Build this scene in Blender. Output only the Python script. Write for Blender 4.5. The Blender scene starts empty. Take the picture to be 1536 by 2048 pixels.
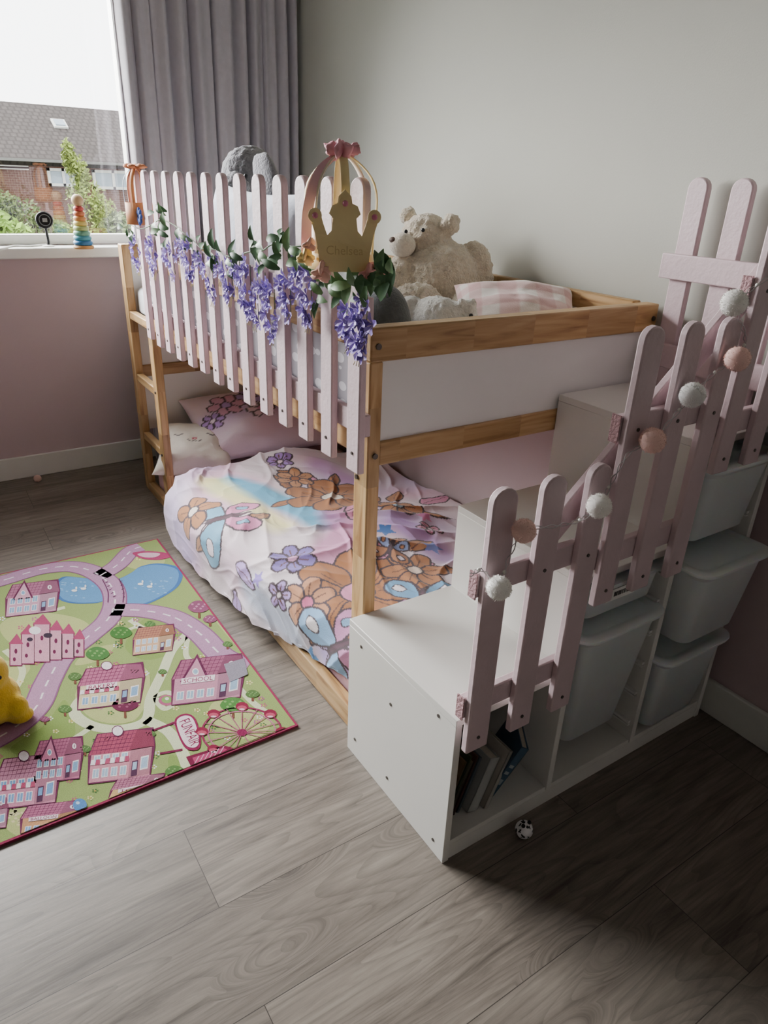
import bpy, bmesh, math, random
import numpy as np
from mathutils import Vector, Matrix, noise
random.seed(7)
COL = bpy.context.scene.collection
PI = math.pi
# ------------------------------------------------------------------ camera fit
CX, CY = 768., 1024.
ey = np.array([-982., -682., 1390.]); ey /= np.linalg.norm(ey)
ex = np.array([2366., -607., 1390.]); ex -= ey*ex.dot(ey); ex /= np.linalg.norm(ex)
R0 = np.column_stack([ex, ey, np.cross(ex, ey)])
def rot(w):
    a = np.linalg.norm(w)
    if a < 1e-12: return np.eye(3)
    k = w/a; K = np.array([[0,-k[2],k[1]],[k[2],0,-k[0]],[-k[1],k[0],0]])
    return np.eye(3)+math.sin(a)*K+(1-math.cos(a))*K@K
def corr(p):
    bx, h1, h2, xr = p[7], p[8], p[9], p[10]
    return [((0,-.44,0),(885,1730)),((0,0,0),(695,1490)),((0,-.44,h1),(915,1440)),((0,0,h1),(700,1237)),
            ((.99,-.44,0),(1397,1432)),((.33,0,h2),(913,1010)),((.66,0,.94),(1120,790)),((bx,0,1.16),(742,655)),
            ((xr,0,1.16),(1318,608)),((bx,2.09,1.16),(233,488)),((bx,2.09,0),(293,968)),((bx,0,h1),(728,1232))]
def resid(p):
    R = rot(p[3:6])@R0; r = []
    for w, (u, v) in corr(p):
        c = R@(np.array(w)-p[:3]); r += [p[6]*c[0]/c[2]+CX-u, p[6]*c[1]/c[2]+CY-v]
    r += [(p[6]-1400)/6., (p[7]-.05)*200, (p[10]-1.02)*200]
    return np.array(r)
p = np.array([-.75,-1.31,1.44,0,0,0,1395.,.05,.42,.67,1.02])
for it in range(25):
    r = resid(p); J = np.zeros((len(r), len(p)))
    for i in range(len(p)):
        d = 1e-5 if i != 6 else .01
        q = p.copy(); q[i] += d; J[:, i] = (resid(q)-r)/d
    p = p - np.linalg.solve(J.T@J+1e-6*np.eye(len(p)), J.T@r)
CAMP = p[:3].copy(); RR = rot(p[3:6])@R0; F = float(p[6])
BX, H1, H2, BXR = float(p[7]), float(p[8]), float(p[9]), float(p[10])
def ray(px, py):
    return RR.T@np.array([(px-CX)/F, (py-CY)/F, 1.])
def P(px, py, X=None, Y=None, Z=None):
    d = ray(px, py)
    if X is not None: s = (X-CAMP[0])/d[0]
    elif Y is not None: s = (Y-CAMP[1])/d[1]
    else: s = (Z-CAMP[2])/d[2]
    return Vector(CAMP+s*d)
cd = bpy.data.cameras.new('camera'); cam = bpy.data.objects.new('camera', cd); COL.objects.link(cam)
cd.sensor_fit = 'VERTICAL'; cd.sensor_height = 24; cd.lens = F/2048*24; cd.clip_start = .02; cd.clip_end = 300
Mx = Matrix.Identity(4)
for i in range(3):
    Mx[i][0] = RR[0][i]; Mx[i][1] = -RR[1][i]; Mx[i][2] = -RR[2][i]; Mx[i][3] = CAMP[i]
cam.matrix_world = Mx
bpy.context.scene.camera = cam

# ------------------------------------------------------------------ materials
def hx(h):
    c = [int(h[i:i+2], 16)/255 for i in (0, 2, 4)]
    return tuple(((x/12.92) if x <= .04045 else ((x+.055)/1.055)**2.4) for x in c)+(1,)
def nd(t, k, **kw):
    n = t.nodes.new(k)
    for a, b in kw.items(): setattr(n, a, b)
    return n
MC = {}
def M(name, col, rough=.6, var=.08, scale=8, bump=0, bscale=60, metal=0, trans=0, sheen=0, spec=.5, sss=0):
    if name in MC: return MC[name]
    m = bpy.data.materials.new(name); m.use_nodes = True; t = m.node_tree; b = t.nodes['Principled BSDF']
    c = hx(col) if isinstance(col, str) else col
    tc = nd(t, 'ShaderNodeTexCoord'); n = nd(t, 'ShaderNodeTexNoise'); n.inputs['Scale'].default_value = scale; n.inputs['Detail'].default_value = 4
    t.links.new(tc.outputs['Object'], n.inputs['Vector'])
    r = nd(t, 'ShaderNodeValToRGB'); r.color_ramp.elements[0].position = .3; r.color_ramp.elements[1].position = .7
    r.color_ramp.elements[0].color = tuple(max(0, x*(1-var)) for x in c[:3])+(1,)
    r.color_ramp.elements[1].color = tuple(min(1, x*(1+var)) for x in c[:3])+(1,)
    t.links.new(n.outputs['Fac'], r.inputs['Fac']); t.links.new(r.outputs['Color'], b.inputs['Base Color'])
    b.inputs['Roughness'].default_value = rough; b.inputs['Metallic'].default_value = metal
    b.inputs['Specular IOR Level'].default_value = spec
    if trans: b.inputs['Transmission Weight'].default_value = trans
    if sheen: b.inputs['Sheen Weight'].default_value = sheen
    if sss: b.inputs['Subsurface Weight'].default_value = sss; b.inputs['Subsurface Scale'].default_value = .02
    if bump:
        n2 = nd(t, 'ShaderNodeTexNoise'); n2.inputs['Scale'].default_value = bscale; n2.inputs['Detail'].default_value = 3
        t.links.new(tc.outputs['Object'], n2.inputs['Vector'])
        bp = nd(t, 'ShaderNodeBump'); bp.inputs['Strength'].default_value = bump; bp.inputs['Distance'].default_value = .01
        t.links.new(n2.outputs['Fac'], bp.inputs['Height']); t.links.new(bp.outputs['Normal'], b.inputs['Normal'])
    MC[name] = m; return m
def painted(name, rough=.85, bump=.3, bscale=300, sheen=.2):
    if name in MC: return MC[name]
    m = bpy.data.materials.new(name); m.use_nodes = True; t = m.node_tree; b = t.nodes['Principled BSDF']
    a = nd(t, 'ShaderNodeAttribute', attribute_name='Col'); t.links.new(a.outputs['Color'], b.inputs['Base Color'])
    b.inputs['Roughness'].default_value = rough; b.inputs['Sheen Weight'].default_value = sheen
    tc = nd(t, 'ShaderNodeTexCoord'); n2 = nd(t, 'ShaderNodeTexNoise'); n2.inputs['Scale'].default_value = bscale
    t.links.new(tc.outputs['Object'], n2.inputs['Vector'])
    bp = nd(t, 'ShaderNodeBump'); bp.inputs['Strength'].default_value = bump; bp.inputs['Distance'].default_value = .003
    t.links.new(n2.outputs['Fac'], bp.inputs['Height']); t.links.new(bp.outputs['Normal'], b.inputs['Normal'])
    MC[name] = m; return m
def pine(axis, blocks=True):
    name = 'pine_'+'xyz'[axis]
    if name in MC: return MC[name]
    m = bpy.data.materials.new(name); m.use_nodes = True; t = m.node_tree; b = t.nodes['Principled BSDF']; L = t.links.new
    tc = nd(t, 'ShaderNodeTexCoord'); mp = nd(t, 'ShaderNodeMapping'); L(tc.outputs['Object'], mp.inputs['Vector'])
    s = [9., 9., 9.]; s[axis] = .8; mp.inputs['Scale'].default_value = s
    sep = nd(t, 'ShaderNodeSeparateXYZ'); L(tc.outputs['Object'], sep.inputs[0])
    mu = nd(t, 'ShaderNodeMath', operation='MULTIPLY'); mu.inputs[1].default_value = 5.1; L(sep.outputs[axis], mu.inputs[0])
    fl = nd(t, 'ShaderNodeMath', operation='FLOOR'); L(mu.outputs[0], fl.inputs[0])
    wn = nd(t, 'ShaderNodeTexWhiteNoise', noise_dimensions='1D'); L(fl.outputs[0], wn.inputs['W'])
    add = nd(t, 'ShaderNodeVectorMath', operation='ADD'); L(mp.outputs[0], add.inputs[0]); L(wn.outputs['Color'], add.inputs[1])
    w = nd(t, 'ShaderNodeTexNoise'); w.inputs['Scale'].default_value = 3.2; w.inputs['Detail'].default_value = 6; w.inputs['Distortion'].default_value = 1.6
    L(add.outputs[0], w.inputs['Vector'])
    r = nd(t, 'ShaderNodeValToRGB'); e = r.color_ramp.elements
    e[0].position = .3; e[0].color = hx('997148'); e[1].position = .62; e[1].color = hx('cfac7c')
    k = r.color_ramp.elements.new(.45); k.color = hx('bd9764')
    L(w.outputs['Fac'], r.inputs['Fac'])
    mr = nd(t, 'ShaderNodeMapRange'); mr.inputs[3].default_value = .76; mr.inputs[4].default_value = 1.1; L(wn.outputs['Value'], mr.inputs[0])
    mx = nd(t, 'ShaderNodeVectorMath', operation='SCALE'); L(r.outputs['Color'], mx.inputs[0]); L(mr.outputs[0], mx.inputs['Scale'])
    L(mx.outputs[0], b.inputs['Base Color']); b.inputs['Roughness'].default_value = .45
    MC[name] = m; return m
def floor_mat():
    m = bpy.data.materials.new('laminate_floor'); m.use_nodes = True; t = m.node_tree; b = t.nodes['Principled BSDF']; L = t.links.new
    g = nd(t, 'ShaderNodeNewGeometry'); mp = nd(t, 'ShaderNodeMapping'); mp.inputs['Location'].default_value = (.483+1.38*4, .036+.235*20, 0)
    L(g.outputs['Position'], mp.inputs['Vector'])
    br = nd(t, 'ShaderNodeTexBrick'); br.offset = .37; br.inputs['Scale'].default_value = 1; br.inputs['Brick Width'].default_value = 1.38
    br.inputs['Row Height'].default_value = .235; br.inputs['Mortar Size'].default_value = .0010; br.inputs['Mortar Smooth'].default_value = .3
    br.inputs['Color1'].default_value = (.0, .0, .0, 1); br.inputs['Color2'].default_value = (1, 1, 1, 1); br.inputs['Mortar'].default_value = (.5, .5, .5, 1)
    L(mp.outputs[0], br.inputs['Vector'])
    sc = nd(t, 'ShaderNodeVectorMath', operation='SCALE'); sc.inputs['Scale'].default_value = 7; L(br.outputs['Color'], sc.inputs[0])
    ad = nd(t, 'ShaderNodeVectorMath', operation='ADD'); L(g.outputs['Position'], ad.inputs[0]); L(sc.outputs[0], ad.inputs[1])
    vo = nd(t, 'ShaderNodeTexVoronoi'); vo.inputs['Scale'].default_value = 2.3; vo.inputs['Randomness'].default_value = 1
    mk = nd(t, 'ShaderNodeMapping'); mk.inputs['Scale'].default_value = (.6, 1.9, 1); L(ad.outputs[0], mk.inputs['Vector']); L(mk.outputs[0], vo.inputs['Vector'])
    kn = nd(t, 'ShaderNodeMapRange'); kn.inputs[1].default_value = .0; kn.inputs[2].default_value = .22; kn.inputs[3].default_value = 1; kn.inputs[4].default_value = 0; L(vo.outputs['Distance'], kn.inputs[0])
    kb = nd(t, 'ShaderNodeCombineXYZ'); ks_ = nd(t, 'ShaderNodeMath', operation='MULTIPLY'); ks_.inputs[1].default_value = .14; L(kn.outputs[0], ks_.inputs[0]); L(ks_.outputs[0], kb.inputs[1])
    ad2 = nd(t, 'ShaderNodeVectorMath', operation='ADD'); L(ad.outputs[0], ad2.inputs[0]); L(kb.outputs[0], ad2.inputs[1])
    m2 = nd(t, 'ShaderNodeMapping'); m2.inputs['Scale'].default_value = (2.0, 24, 1); L(ad2.outputs[0], m2.inputs['Vector'])
    n1 = nd(t, 'ShaderNodeTexNoise'); n1.inputs['Scale'].default_value = 2.2; n1.inputs['Detail'].default_value = 10; n1.inputs['Roughness'].default_value = .7; n1.inputs['Distortion'].default_value = .35
    L(m2.outputs[0], n1.inputs['Vector'])
    m4 = nd(t, 'ShaderNodeMapping'); m4.inputs['Scale'].default_value = (.55, 4.2, 1); L(ad2.outputs[0], m4.inputs['Vector'])
    n4 = nd(t, 'ShaderNodeTexNoise'); n4.inputs['Scale'].default_value = 1.5; n4.inputs['Detail'].default_value = 1.5; n4.inputs['Distortion'].default_value = .3; L(m4.outputs[0], n4.inputs['Vector'])
    av = nd(t, 'ShaderNodeMix', data_type='FLOAT'); av.inputs[0].default_value = .35; L(n1.outputs['Fac'], av.inputs[2]); L(n4.outputs['Fac'], av.inputs[3])
    r = nd(t, 'ShaderNodeValToRGB'); e = r.color_ramp.elements; e[0].position = .32; e[0].color = hx('48423c'); e[1].position = .66; e[1].color = hx('8b8379')
    k = e.new(.48); k.color = hx('716961')
    L(av.outputs[0], r.inputs['Fac'])
    # cathedral grain contours
    mu = nd(t, 'ShaderNodeMath', operation='MULTIPLY'); mu.inputs[1].default_value = 26; L(n4.outputs['Fac'], mu.inputs[0])
    fr = nd(t, 'ShaderNodeMath', operation='FRACT'); L(mu.outputs[0], fr.inputs[0])
    rv = nd(t, 'ShaderNodeMapRange'); rv.inputs[1].default_value = 0; rv.inputs[2].default_value = .45; rv.inputs[3].default_value = .80; rv.inputs[4].default_value = 1.04; L(fr.outputs[0], rv.inputs[0])
    kd = nd(t, 'ShaderNodeMapRange'); kd.inputs[1].default_value = .0; kd.inputs[2].default_value = .06; kd.inputs[3].default_value = .45; kd.inputs[4].default_value = 1; L(vo.outputs['Distance'], kd.inputs[0])
    mr = nd(t, 'ShaderNodeMapRange'); mr.inputs[3].default_value = .9; mr.inputs[4].default_value = 1.12; L(br.outputs['Color'], mr.inputs[0])
    mm = nd(t, 'ShaderNodeMath', operation='MULTIPLY'); L(mr.outputs[0], mm.inputs[0]); L(kd.outputs[0], mm.inputs[1])
    m5 = nd(t, 'ShaderNodeMath', operation='MULTIPLY'); L(mm.outputs[0], m5.inputs[0]); L(rv.outputs[0], m5.inputs[1])
    mx = nd(t, 'ShaderNodeVectorMath', operation='SCALE'); L(r.outputs['Color'], mx.inputs[0]); L(m5.outputs[0], mx.inputs['Scale'])
    mix = nd(t, 'ShaderNodeMix', data_type='RGBA'); L(br.outputs['Fac'], mix.inputs[0]); L(mx.outputs[0], mix.inputs[6]); mix.inputs[7].default_value = hx('38332e')
    L(mix.outputs[2], b.inputs['Base Color'])
    b.inputs['Roughness'].default_value = .38
    bp = nd(t, 'ShaderNodeBump'); bp.inputs['Strength'].default_value = .2; bp.inputs['Distance'].default_value = .002
    L(n1.outputs['Fac'], bp.inputs['Height']); L(bp.outputs['Normal'], b.inputs['Normal'])
    return m
def brickish(name, c1, c2, mortar, bw, bh, axes=(0, 2)):
    m = bpy.data.materials.new(name); m.use_nodes = True; t = m.node_tree; b = t.nodes['Principled BSDF']; L = t.links.new
    g = nd(t, 'ShaderNodeNewGeometry'); sp = nd(t, 'ShaderNodeSeparateXYZ'); cb = nd(t, 'ShaderNodeCombineXYZ')
    L(g.outputs['Position'], sp.inputs[0]); L(sp.outputs[axes[0]], cb.inputs[0]); L(sp.outputs[axes[1]], cb.inputs[1])
    br = nd(t, 'ShaderNodeTexBrick'); br.inputs['Scale'].default_value = 1; br.inputs['Brick Width'].default_value = bw; br.inputs['Row Height'].default_value = bh
    br.inputs['Mortar Size'].default_value = bh*.12
    br.inputs['Color1'].default_value = hx(c1); br.inputs['Color2'].default_value = hx(c2); br.inputs['Mortar'].default_value = hx(mortar)
    L(cb.outputs[0], br.inputs['Vector']); L(br.outputs['Color'], b.inputs['Base Color']); b.inputs['Roughness'].default_value = .95; b.inputs['Specular IOR Level'].default_value = .1
    return m
def glass_mat():
    m = bpy.data.materials.new('window_glass'); m.use_nodes = True; t = m.node_tree; t.nodes.clear()
    o = nd(t, 'ShaderNodeOutputMaterial'); mx = nd(t, 'ShaderNodeMixShader'); a = nd(t, 'ShaderNodeBsdfTransparent'); g = nd(t, 'ShaderNodeBsdfGlossy')
    g.inputs['Roughness'].default_value = .02; mx.inputs[0].default_value = .04
    t.links.new(a.outputs[0], mx.inputs[1]); t.links.new(g.outputs[0], mx.inputs[2]); t.links.new(mx.outputs[0], o.inputs[0]); return m

# ------------------------------------------------------------------ geometry
WL = {}
def wl(o): return WL.get(o.name, Vector((0, 0, 0)))
def tag(o, label=None, cat=None, group=None, kind=None):
    if label: o['label'] = label
    if cat: o['category'] = cat
    if group: o['group'] = group
    if kind: o['kind'] = kind
    return o
def thing(name, loc, label, cat, group=None):
    o = bpy.data.objects.new(name, None); COL.objects.link(o); o.location = loc; o.empty_display_size = .05
    WL[o.name] = Vector(loc); return tag(o, label, cat, group)
class G:
    def __init__(s): s.v = []; s.f = []; s.m = []; s.c = None
    def add(s, v, f, mi=0):
        n = len(s.v); s.v += [tuple(x) for x in v]; s.f += [tuple(i+n for i in q) for q in f]; s.m += [mi]*len(f); return s
    def box(s, a, b, mi=0):
        x0, x1 = sorted((a[0], b[0])); y0, y1 = sorted((a[1], b[1])); z0, z1 = sorted((a[2], b[2]))
        v = [(x0,y0,z0),(x1,y0,z0),(x1,y1,z0),(x0,y1,z0),(x0,y0,z1),(x1,y0,z1),(x1,y1,z1),(x0,y1,z1)]
        return s.add(v, [(0,3,2,1),(4,5,6,7),(0,1,5,4),(1,2,6,5),(2,3,7,6),(3,0,4,7)], mi)
    def obox(s, c, a, b, d, mi=0):
        c, a, b, d = map(Vector, (c, a, b, d))
        v = [c-a-b-d, c+a-b-d, c+a+b-d, c-a+b-d, c-a-b+d, c+a-b+d, c+a+b+d, c-a+b+d]
        return s.add(v, [(0,3,2,1),(4,5,6,7),(0,1,5,4),(1,2,6,5),(2,3,7,6),(3,0,4,7)], mi)
    def prism(s, pts, off, mi=0):
        n = len(pts); off = Vector(off); a = [Vector(q) for q in pts]; b = [q+off for q in a]
        return s.add(a+b, [tuple(range(n)), tuple(range(2*n-1, n-1, -1))]+[(i, i+n, (i+1) % n+n, (i+1) % n) for i in range(n)], mi)
    def tube(s, pts, r, n=8, mi=0, closed=False):
        pts = [Vector(q) for q in pts]; k = len(pts); rs = r if isinstance(r, (list, tuple)) else [r]*k
        v = []; up = None
        for i, q in enumerate(pts):
            if closed: t = pts[(i+1) % k]-pts[i-1]
            else: t = pts[min(i+1, k-1)]-pts[max(i-1, 0)]
            t = t.normalized() if t.length > 1e-9 else Vector((0, 0, 1))
            if up is None: up = t.cross(Vector((0, 0, 1))) if abs(t.z) < .9 else t.cross(Vector((1, 0, 0)))
            up = (up-t*up.dot(t)); up = up.normalized() if up.length > 1e-6 else t.orthogonal().normalized()
            w = t.cross(up)
            for j in range(n):
                a = 2*PI*j/n; v.append(q+(up*math.cos(a)+w*math.sin(a))*rs[i])
        f = []
        for i in range(k if closed else k-1):
            i2 = (i+1) % k
            for j in range(n): f.append((i*n+j, i*n+(j+1) % n, i2*n+(j+1) % n, i2*n+j))
        if not closed: f += [tuple(range(n-1, -1, -1)), tuple(range((k-1)*n, k*n))]
        return s.add(v, f, mi)
    def ell(s, c, r, n=20, m=12, mi=0, R=None, bump=0, bs=20):
        c = Vector(c); r = (r, r, r) if isinstance(r, (int, float)) else r; v = []
        for i in range(m+1):
            th = PI*i/m
            for j in range(n):
                ph = 2*PI*j/n; q = Vector((r[0]*math.sin(th)*math.cos(ph), r[1]*math.sin(th)*math.sin(ph), r[2]*math.cos(th)))
                if R is not None: q = R@q
                if bump: q = q*(1+bump*noise.noise((c+q)*bs))
                v.append(c+q)
        f = [(i*n+j, (i+1)*n+j, (i+1)*n+(j+1) % n, i*n+(j+1) % n) for i in range(m) for j in range(n)]
        return s.add(v, f, mi)
    def lathe(s, prof, c, n=24, mi=0, R=None):
        c = Vector(c); v = []
        for (r, z) in prof:
            for j in range(n):
                a = 2*PI*j/n; q = Vector((r*math.cos(a), r*math.sin(a), z))
                v.append(c+(R@q if R is not None else q))
        k = len(prof)
        f = [(i*n+j, i*n+(j+1) % n, (i+1)*n+(j+1) % n, (i+1)*n+j) for i in range(k-1) for j in range(n)]
        return s.add(v, f, mi)
    def grid(s, fn, nu, nv, mi=0):
        v = [fn(i/nu, j/nv) for j in range(nv+1) for i in range(nu+1)]
        f = [(j*(nu+1)+i, j*(nu+1)+i+1, (j+1)*(nu+1)+i+1, (j+1)*(nu+1)+i) for j in range(nv) for i in range(nu)]
        return s.add(v, f, mi)
    def obj(s, name, mats, parent=None, smooth=40, bevel=0, recalc=True, merge=False, base=None):
        if not isinstance(mats, (list, tuple)): mats = [mats]
        if parent is not None: base = wl(parent)
        elif base is None:
            xs, ys, zs = zip(*s.v); base = Vector(((min(xs)+max(xs))/2, (min(ys)+max(ys))/2, min(zs)))
        base = Vector(base)
        me = bpy.data.meshes.new(name); me.from_pydata([(a-base.x, b-base.y, c-base.z) for a, b, c in s.v], [], s.f)
        for m in mats: me.materials.append(m)
        me.polygons.foreach_set('material_index', s.m)
        if recalc or merge:
            bm = bmesh.new(); bm.from_mesh(me)
            if merge: bmesh.ops.remove_doubles(bm, verts=bm.verts, dist=1e-5)
            bmesh.ops.recalc_face_normals(bm, faces=bm.faces); bm.to_mesh(me); bm.free()
        if s.c is not None:
            a = me.color_attributes.new('Col', 'FLOAT_COLOR', 'POINT')
            a.data.foreach_set('color', np.array(s.c, dtype=np.float32).ravel())
        if smooth:
            me.polygons.foreach_set('use_smooth', [True]*len(me.polygons))
            if smooth < 180:
                try: me.set_sharp_from_angle(angle=math.radians(smooth))
                except Exception: pass
        me.update()
        o = bpy.data.objects.new(name, me); COL.objects.link(o)
        if parent is not None: o.parent = parent; WL[o.name] = base.copy()
        else: o.location = base; WL[o.name] = base.copy()
        if bevel:
            b = o.modifiers.new('bevel', 'BEVEL'); b.width = bevel; b.segments = 2; b.limit_method = 'ANGLE'; b.angle_limit = .7
        return o
def struct(name, g, m, **kw): return tag(g.obj(name, m, **kw), kind='structure')
def fuse(o, vox=.008, smooth=5, disp=0, dscale=.02):
    r = o.modifiers.new('remesh', 'REMESH'); r.mode = 'VOXEL'; r.voxel_size = vox; r.use_smooth_shade = True
    k = o.modifiers.new('smooth', 'SMOOTH'); k.iterations = smooth; k.factor = .5
    if disp:
        t = bpy.data.textures.new('fur', 'CLOUDS'); t.noise_scale = dscale; t.noise_depth = 2
        d = o.modifiers.new('disp', 'DISPLACE'); d.texture = t; d.strength = disp; d.mid_level = .5
    return o
def catmull(pts, n=8, closed=False):
    pts = [np.array(q, float) for q in pts]; k = len(pts); out = []
    rng = range(k if closed else k-1)
    for i in rng:
        if closed: a, b, c, d = pts[(i-1) % k], pts[i], pts[(i+1) % k], pts[(i+2) % k]
        else: a, b, c, d = pts[max(i-1, 0)], pts[i], pts[i+1], pts[min(i+2, k-1)]
        for j in range(n):
            t = j/n; out.append(.5*((2*b)+(c-a)*t+(2*a-5*b+4*c-d)*t*t+(3*b-a-3*c+d)*t**3))
    if not closed: out.append(pts[-1])
    return out
def text_mesh(body):
    cu = bpy.data.curves.new('txt', 'FONT'); cu.body = body; cu.resolution_u = 3
    o = bpy.data.objects.new('txt', cu); COL.objects.link(o)
    dg = bpy.context.evaluated_depsgraph_get(); dg.update()
    me = o.evaluated_get(dg).to_mesh()
    v = [(q.co.x, q.co.y) for q in me.vertices]; f = [tuple(q.vertices) for q in me.polygons]
    o.evaluated_get(dg).to_mesh_clear(); bpy.data.objects.remove(o); bpy.data.curves.remove(cu)
    w = max(q[0] for q in v) or 1; h = max(q[1] for q in v)
    return [(a/w, b/h) for a, b in v], f
def sm(a, b, x):
    t = min(1, max(0, (x-a)/(b-a))); return t*t*(3-2*t)
class Paint:
    def __init__(s, pts): s.p = np.array(pts, float); s.c = np.zeros((len(pts), 3))
    def base(s, fn): s.c[:] = fn(s.p)
    def inside(s, poly):
        x, y = s.p[:, 0], s.p[:, 1]; r = np.zeros(len(x), bool); n = len(poly)
        for i in range(n):
            x1, y1 = poly[i][:2]; x2, y2 = poly[i-1][:2]
            if y1 == y2: continue
            c = ((y1 > y) != (y2 > y)) & (x < (x2-x1)*(y-y1)/(y2-y1)+x1); r ^= c
        return r
    def fill(s, poly, col, op=1):
        m = s.inside(poly); s.c[m] = s.c[m]*(1-op)+np.array(hx(col)[:3])*op
    def dist(s, pts):
        d = np.full(len(s.p), 1e9)
        for a, b in zip(pts[:-1], pts[1:]):
            a = np.array(a[:2]); b = np.array(b[:2]); ab = b-a; l = ab.dot(ab)+1e-12
            t = np.clip(((s.p-a)@ab)/l, 0, 1); q = a+t[:, None]*ab; d = np.minimum(d, np.hypot(*(s.p-q).T))
        return d
    def stroke(s, pts, w, col, soft=0, op=1):
        d = s.dist(pts)
        k = np.clip(1-(d-w)/max(soft, 1e-4), 0, 1)*op if soft else (d < w)*op
        k = np.asarray(k, float)[:, None]; s.c = s.c*(1-k)+np.array(hx(col)[:3])*k
    def shape(s, poly, col, line='4a3c44', lw=.0038, n=6):
        q = catmull(poly, n, True); s.fill(q, col); s.stroke(q+[q[0]], lw, line)
    def rgba(s): return np.hstack([s.c, np.ones((len(s.c), 1))])

# ------------------------------------------------------------------ shared materials
pink = M('pink_paint', 'cdb7bc', .5, .05, 12, .12, 90)
pink_dk = M('pink_paint_rough', 'b58f94', .8, .25, 160, .5, 200)
white_lam = M('white_laminate', 'e0dfda', .38, .02, 3)
white_panel = M('white_panel', 'e8e9e6', .25, .02, 3)
screwm = M('screw_metal', '6a6560', .4, .1, 30, metal=.8)
black = M('black_plastic', '16161a', .4, .05)
sheet_w = M('white_sheet', 'dfe3ea', .85, .05, 6, .3, 30, sheen=.2)
gold = M('gold_paper', 'fbe6ab', .55, .04, 20)

# ------------------------------------------------------------------ room
WR, WF, CE = 1.035, 2.5, 2.55
XL, YB = -2.7, -2.8
g = G().box((XL, YB, -.1), (WR+.15, WF+.2, 0)); struct('floor', g, floor_mat())
grey = M('wall_paint_grey', 'bbbbb2', .9, .03, 2, .05, 200); pinkw = M('wall_paint_pink', 'c0adb0', .9, .03, 2, .05, 200)
dimw = M('wall_bounce_dimmed', '8f8c89', .9, .03, 2)  # unseen left and near walls, tone darkened to cut bounce light and raise contrast
ceil = M('ceiling_white', 'ceccc8', .9, .02)
g = G().box((WR, YB, 0), (WR+.15, WF+.2, .95), 0).box((WR, YB, .95), (WR+.15, WF+.2, CE), 1); struct('wall_right', g, [pinkw, grey])
WX0, WX1, WZ0, WZ1 = -2.3, .285, 1.12, 2.42
g = G().box((XL, WF, 0), (WR, WF+.2, WZ0), 0).box((XL, WF, WZ1), (WR, WF+.2, CE), 1).box((XL, WF, WZ0), (WX0, WF+.2, WZ1), 1).box((WX1, WF, WZ0), (WR, WF+.2, WZ1), 1)
struct('wall_far', g, [pinkw, grey])
struct('wall_left', G().box((XL-.15, YB, 0), (XL, WF+.2, CE)), dimw)
struct('wall_near', G().box((XL, YB-.15, 0), (WR+.15, YB, CE)), dimw)
struct('ceiling', G().box((XL-.15, YB-.15, CE), (WR+.15, WF+.2, CE+.1)), ceil)
trim = M('white_trim', 'd9dad4', .4, .02)
struct('baseboard_far', G().box((XL, WF-.016, 0), (WR, WF, .115)), trim, bevel=.004)
struct('baseboard_right', G().box((WR-.016, YB, 0), (WR, WF-.016, .115)), trim, bevel=.004)
wn = G()
fy0, fy1 = WF+.02, WF+.09
wn.box((WX0, fy0, WZ0), (WX1, fy1, WZ0+.045)).box((WX0, fy0, WZ1-.05), (WX1, fy1, WZ1)).box((WX0, fy0, WZ0), (WX0+.06, fy1, WZ1)).box((WX1-.045, fy0, WZ0), (WX1, fy1, WZ1)).box((-1.1, fy0, WZ0), (-1.04, fy1, WZ1))
win = struct('window_1', wn, trim, bevel=.004)
G().box((WX0+.05, fy0+.03, WZ0+.03), (WX1-.04, fy0+.036, WZ1-.04)).obj('glass_pane', glass_mat(), win)
struct('trim_1', G().box((WX0-.05, WF-.14, WZ0-.045), (.36, WF+.02, WZ0)), trim, bevel=.006)

# curtain
def cur(u, v):
    x0 = .165+.03*(v-.45); x = x0+u*(WR-.03-x0); z = .06+v*2.44; k = 1-.25*v
    ph = 2*PI*(10.5*u+.35*math.sin(7*u)+.12*noise.noise((u*9, v*1.4, 0)))
    y = 2.27+.042*k*math.sin(ph)+.014*math.sin(2.3*ph+1)+.01*noise.noise((u*6, v*3, 5))
    return (x+.014*math.cos(ph), y, z)
m = M('curtain_fabric', 'bcb7bf', .9, .04, 40, .15, 400, sheen=.3)
o = G().grid(cur, 300, 30).obj('curtain', m, smooth=180, recalc=False)
s = o.modifiers.new('solid', 'SOLIDIFY'); s.thickness = .003
tag(o, 'tall grey mauve pleated curtain hanging beside the window behind the bed', 'curtain')

# ------------------------------------------------------------------ outside
struct('ground', G().box((-40, 4, -3.1), (45, 60, -3.0)), M('lawn', '3d4a28', .95, .3, .4, spec=.1))
roofm = brickish('roof_tiles', '443f3d', '3d3937', '332f2d', .24, .30, (0, 1)); brk = brickish('dark_brick', '4f372d', '432d25', '5a4a42', .24, .08)
e0 = P(60, 310, Y=30); rz = P(60, 207, Y=34)
t = thing('terraced_house', (3, 32, -3), 'dark brick terraced house with grey tiled roof across from the window', 'house')
G().box((-20, 30, -3), (25, 38, e0.z)).obj('wall', brk, t)
G().prism([(-20, 29.6, e0.z-.15), (-20, 34, rz.z), (-20, 38.4, e0.z-.15), (-20, 38, e0.z-.35), (-20, 34, rz.z-.2), (-20, 30, e0.z-.35)], (45, 0, 0)).obj('roof', roofm, t)
G().box((-20, 29.45, e0.z-.22), (25, 29.6, e0.z-.13)).obj('gutter', M('gutter_grey', '5a5a56', .6), t)
sky_glass = M('house_glass', '6c7a84', .1, .2, 2); ftrim = M('house_window_white', 'a9a9a4', .7)
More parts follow.
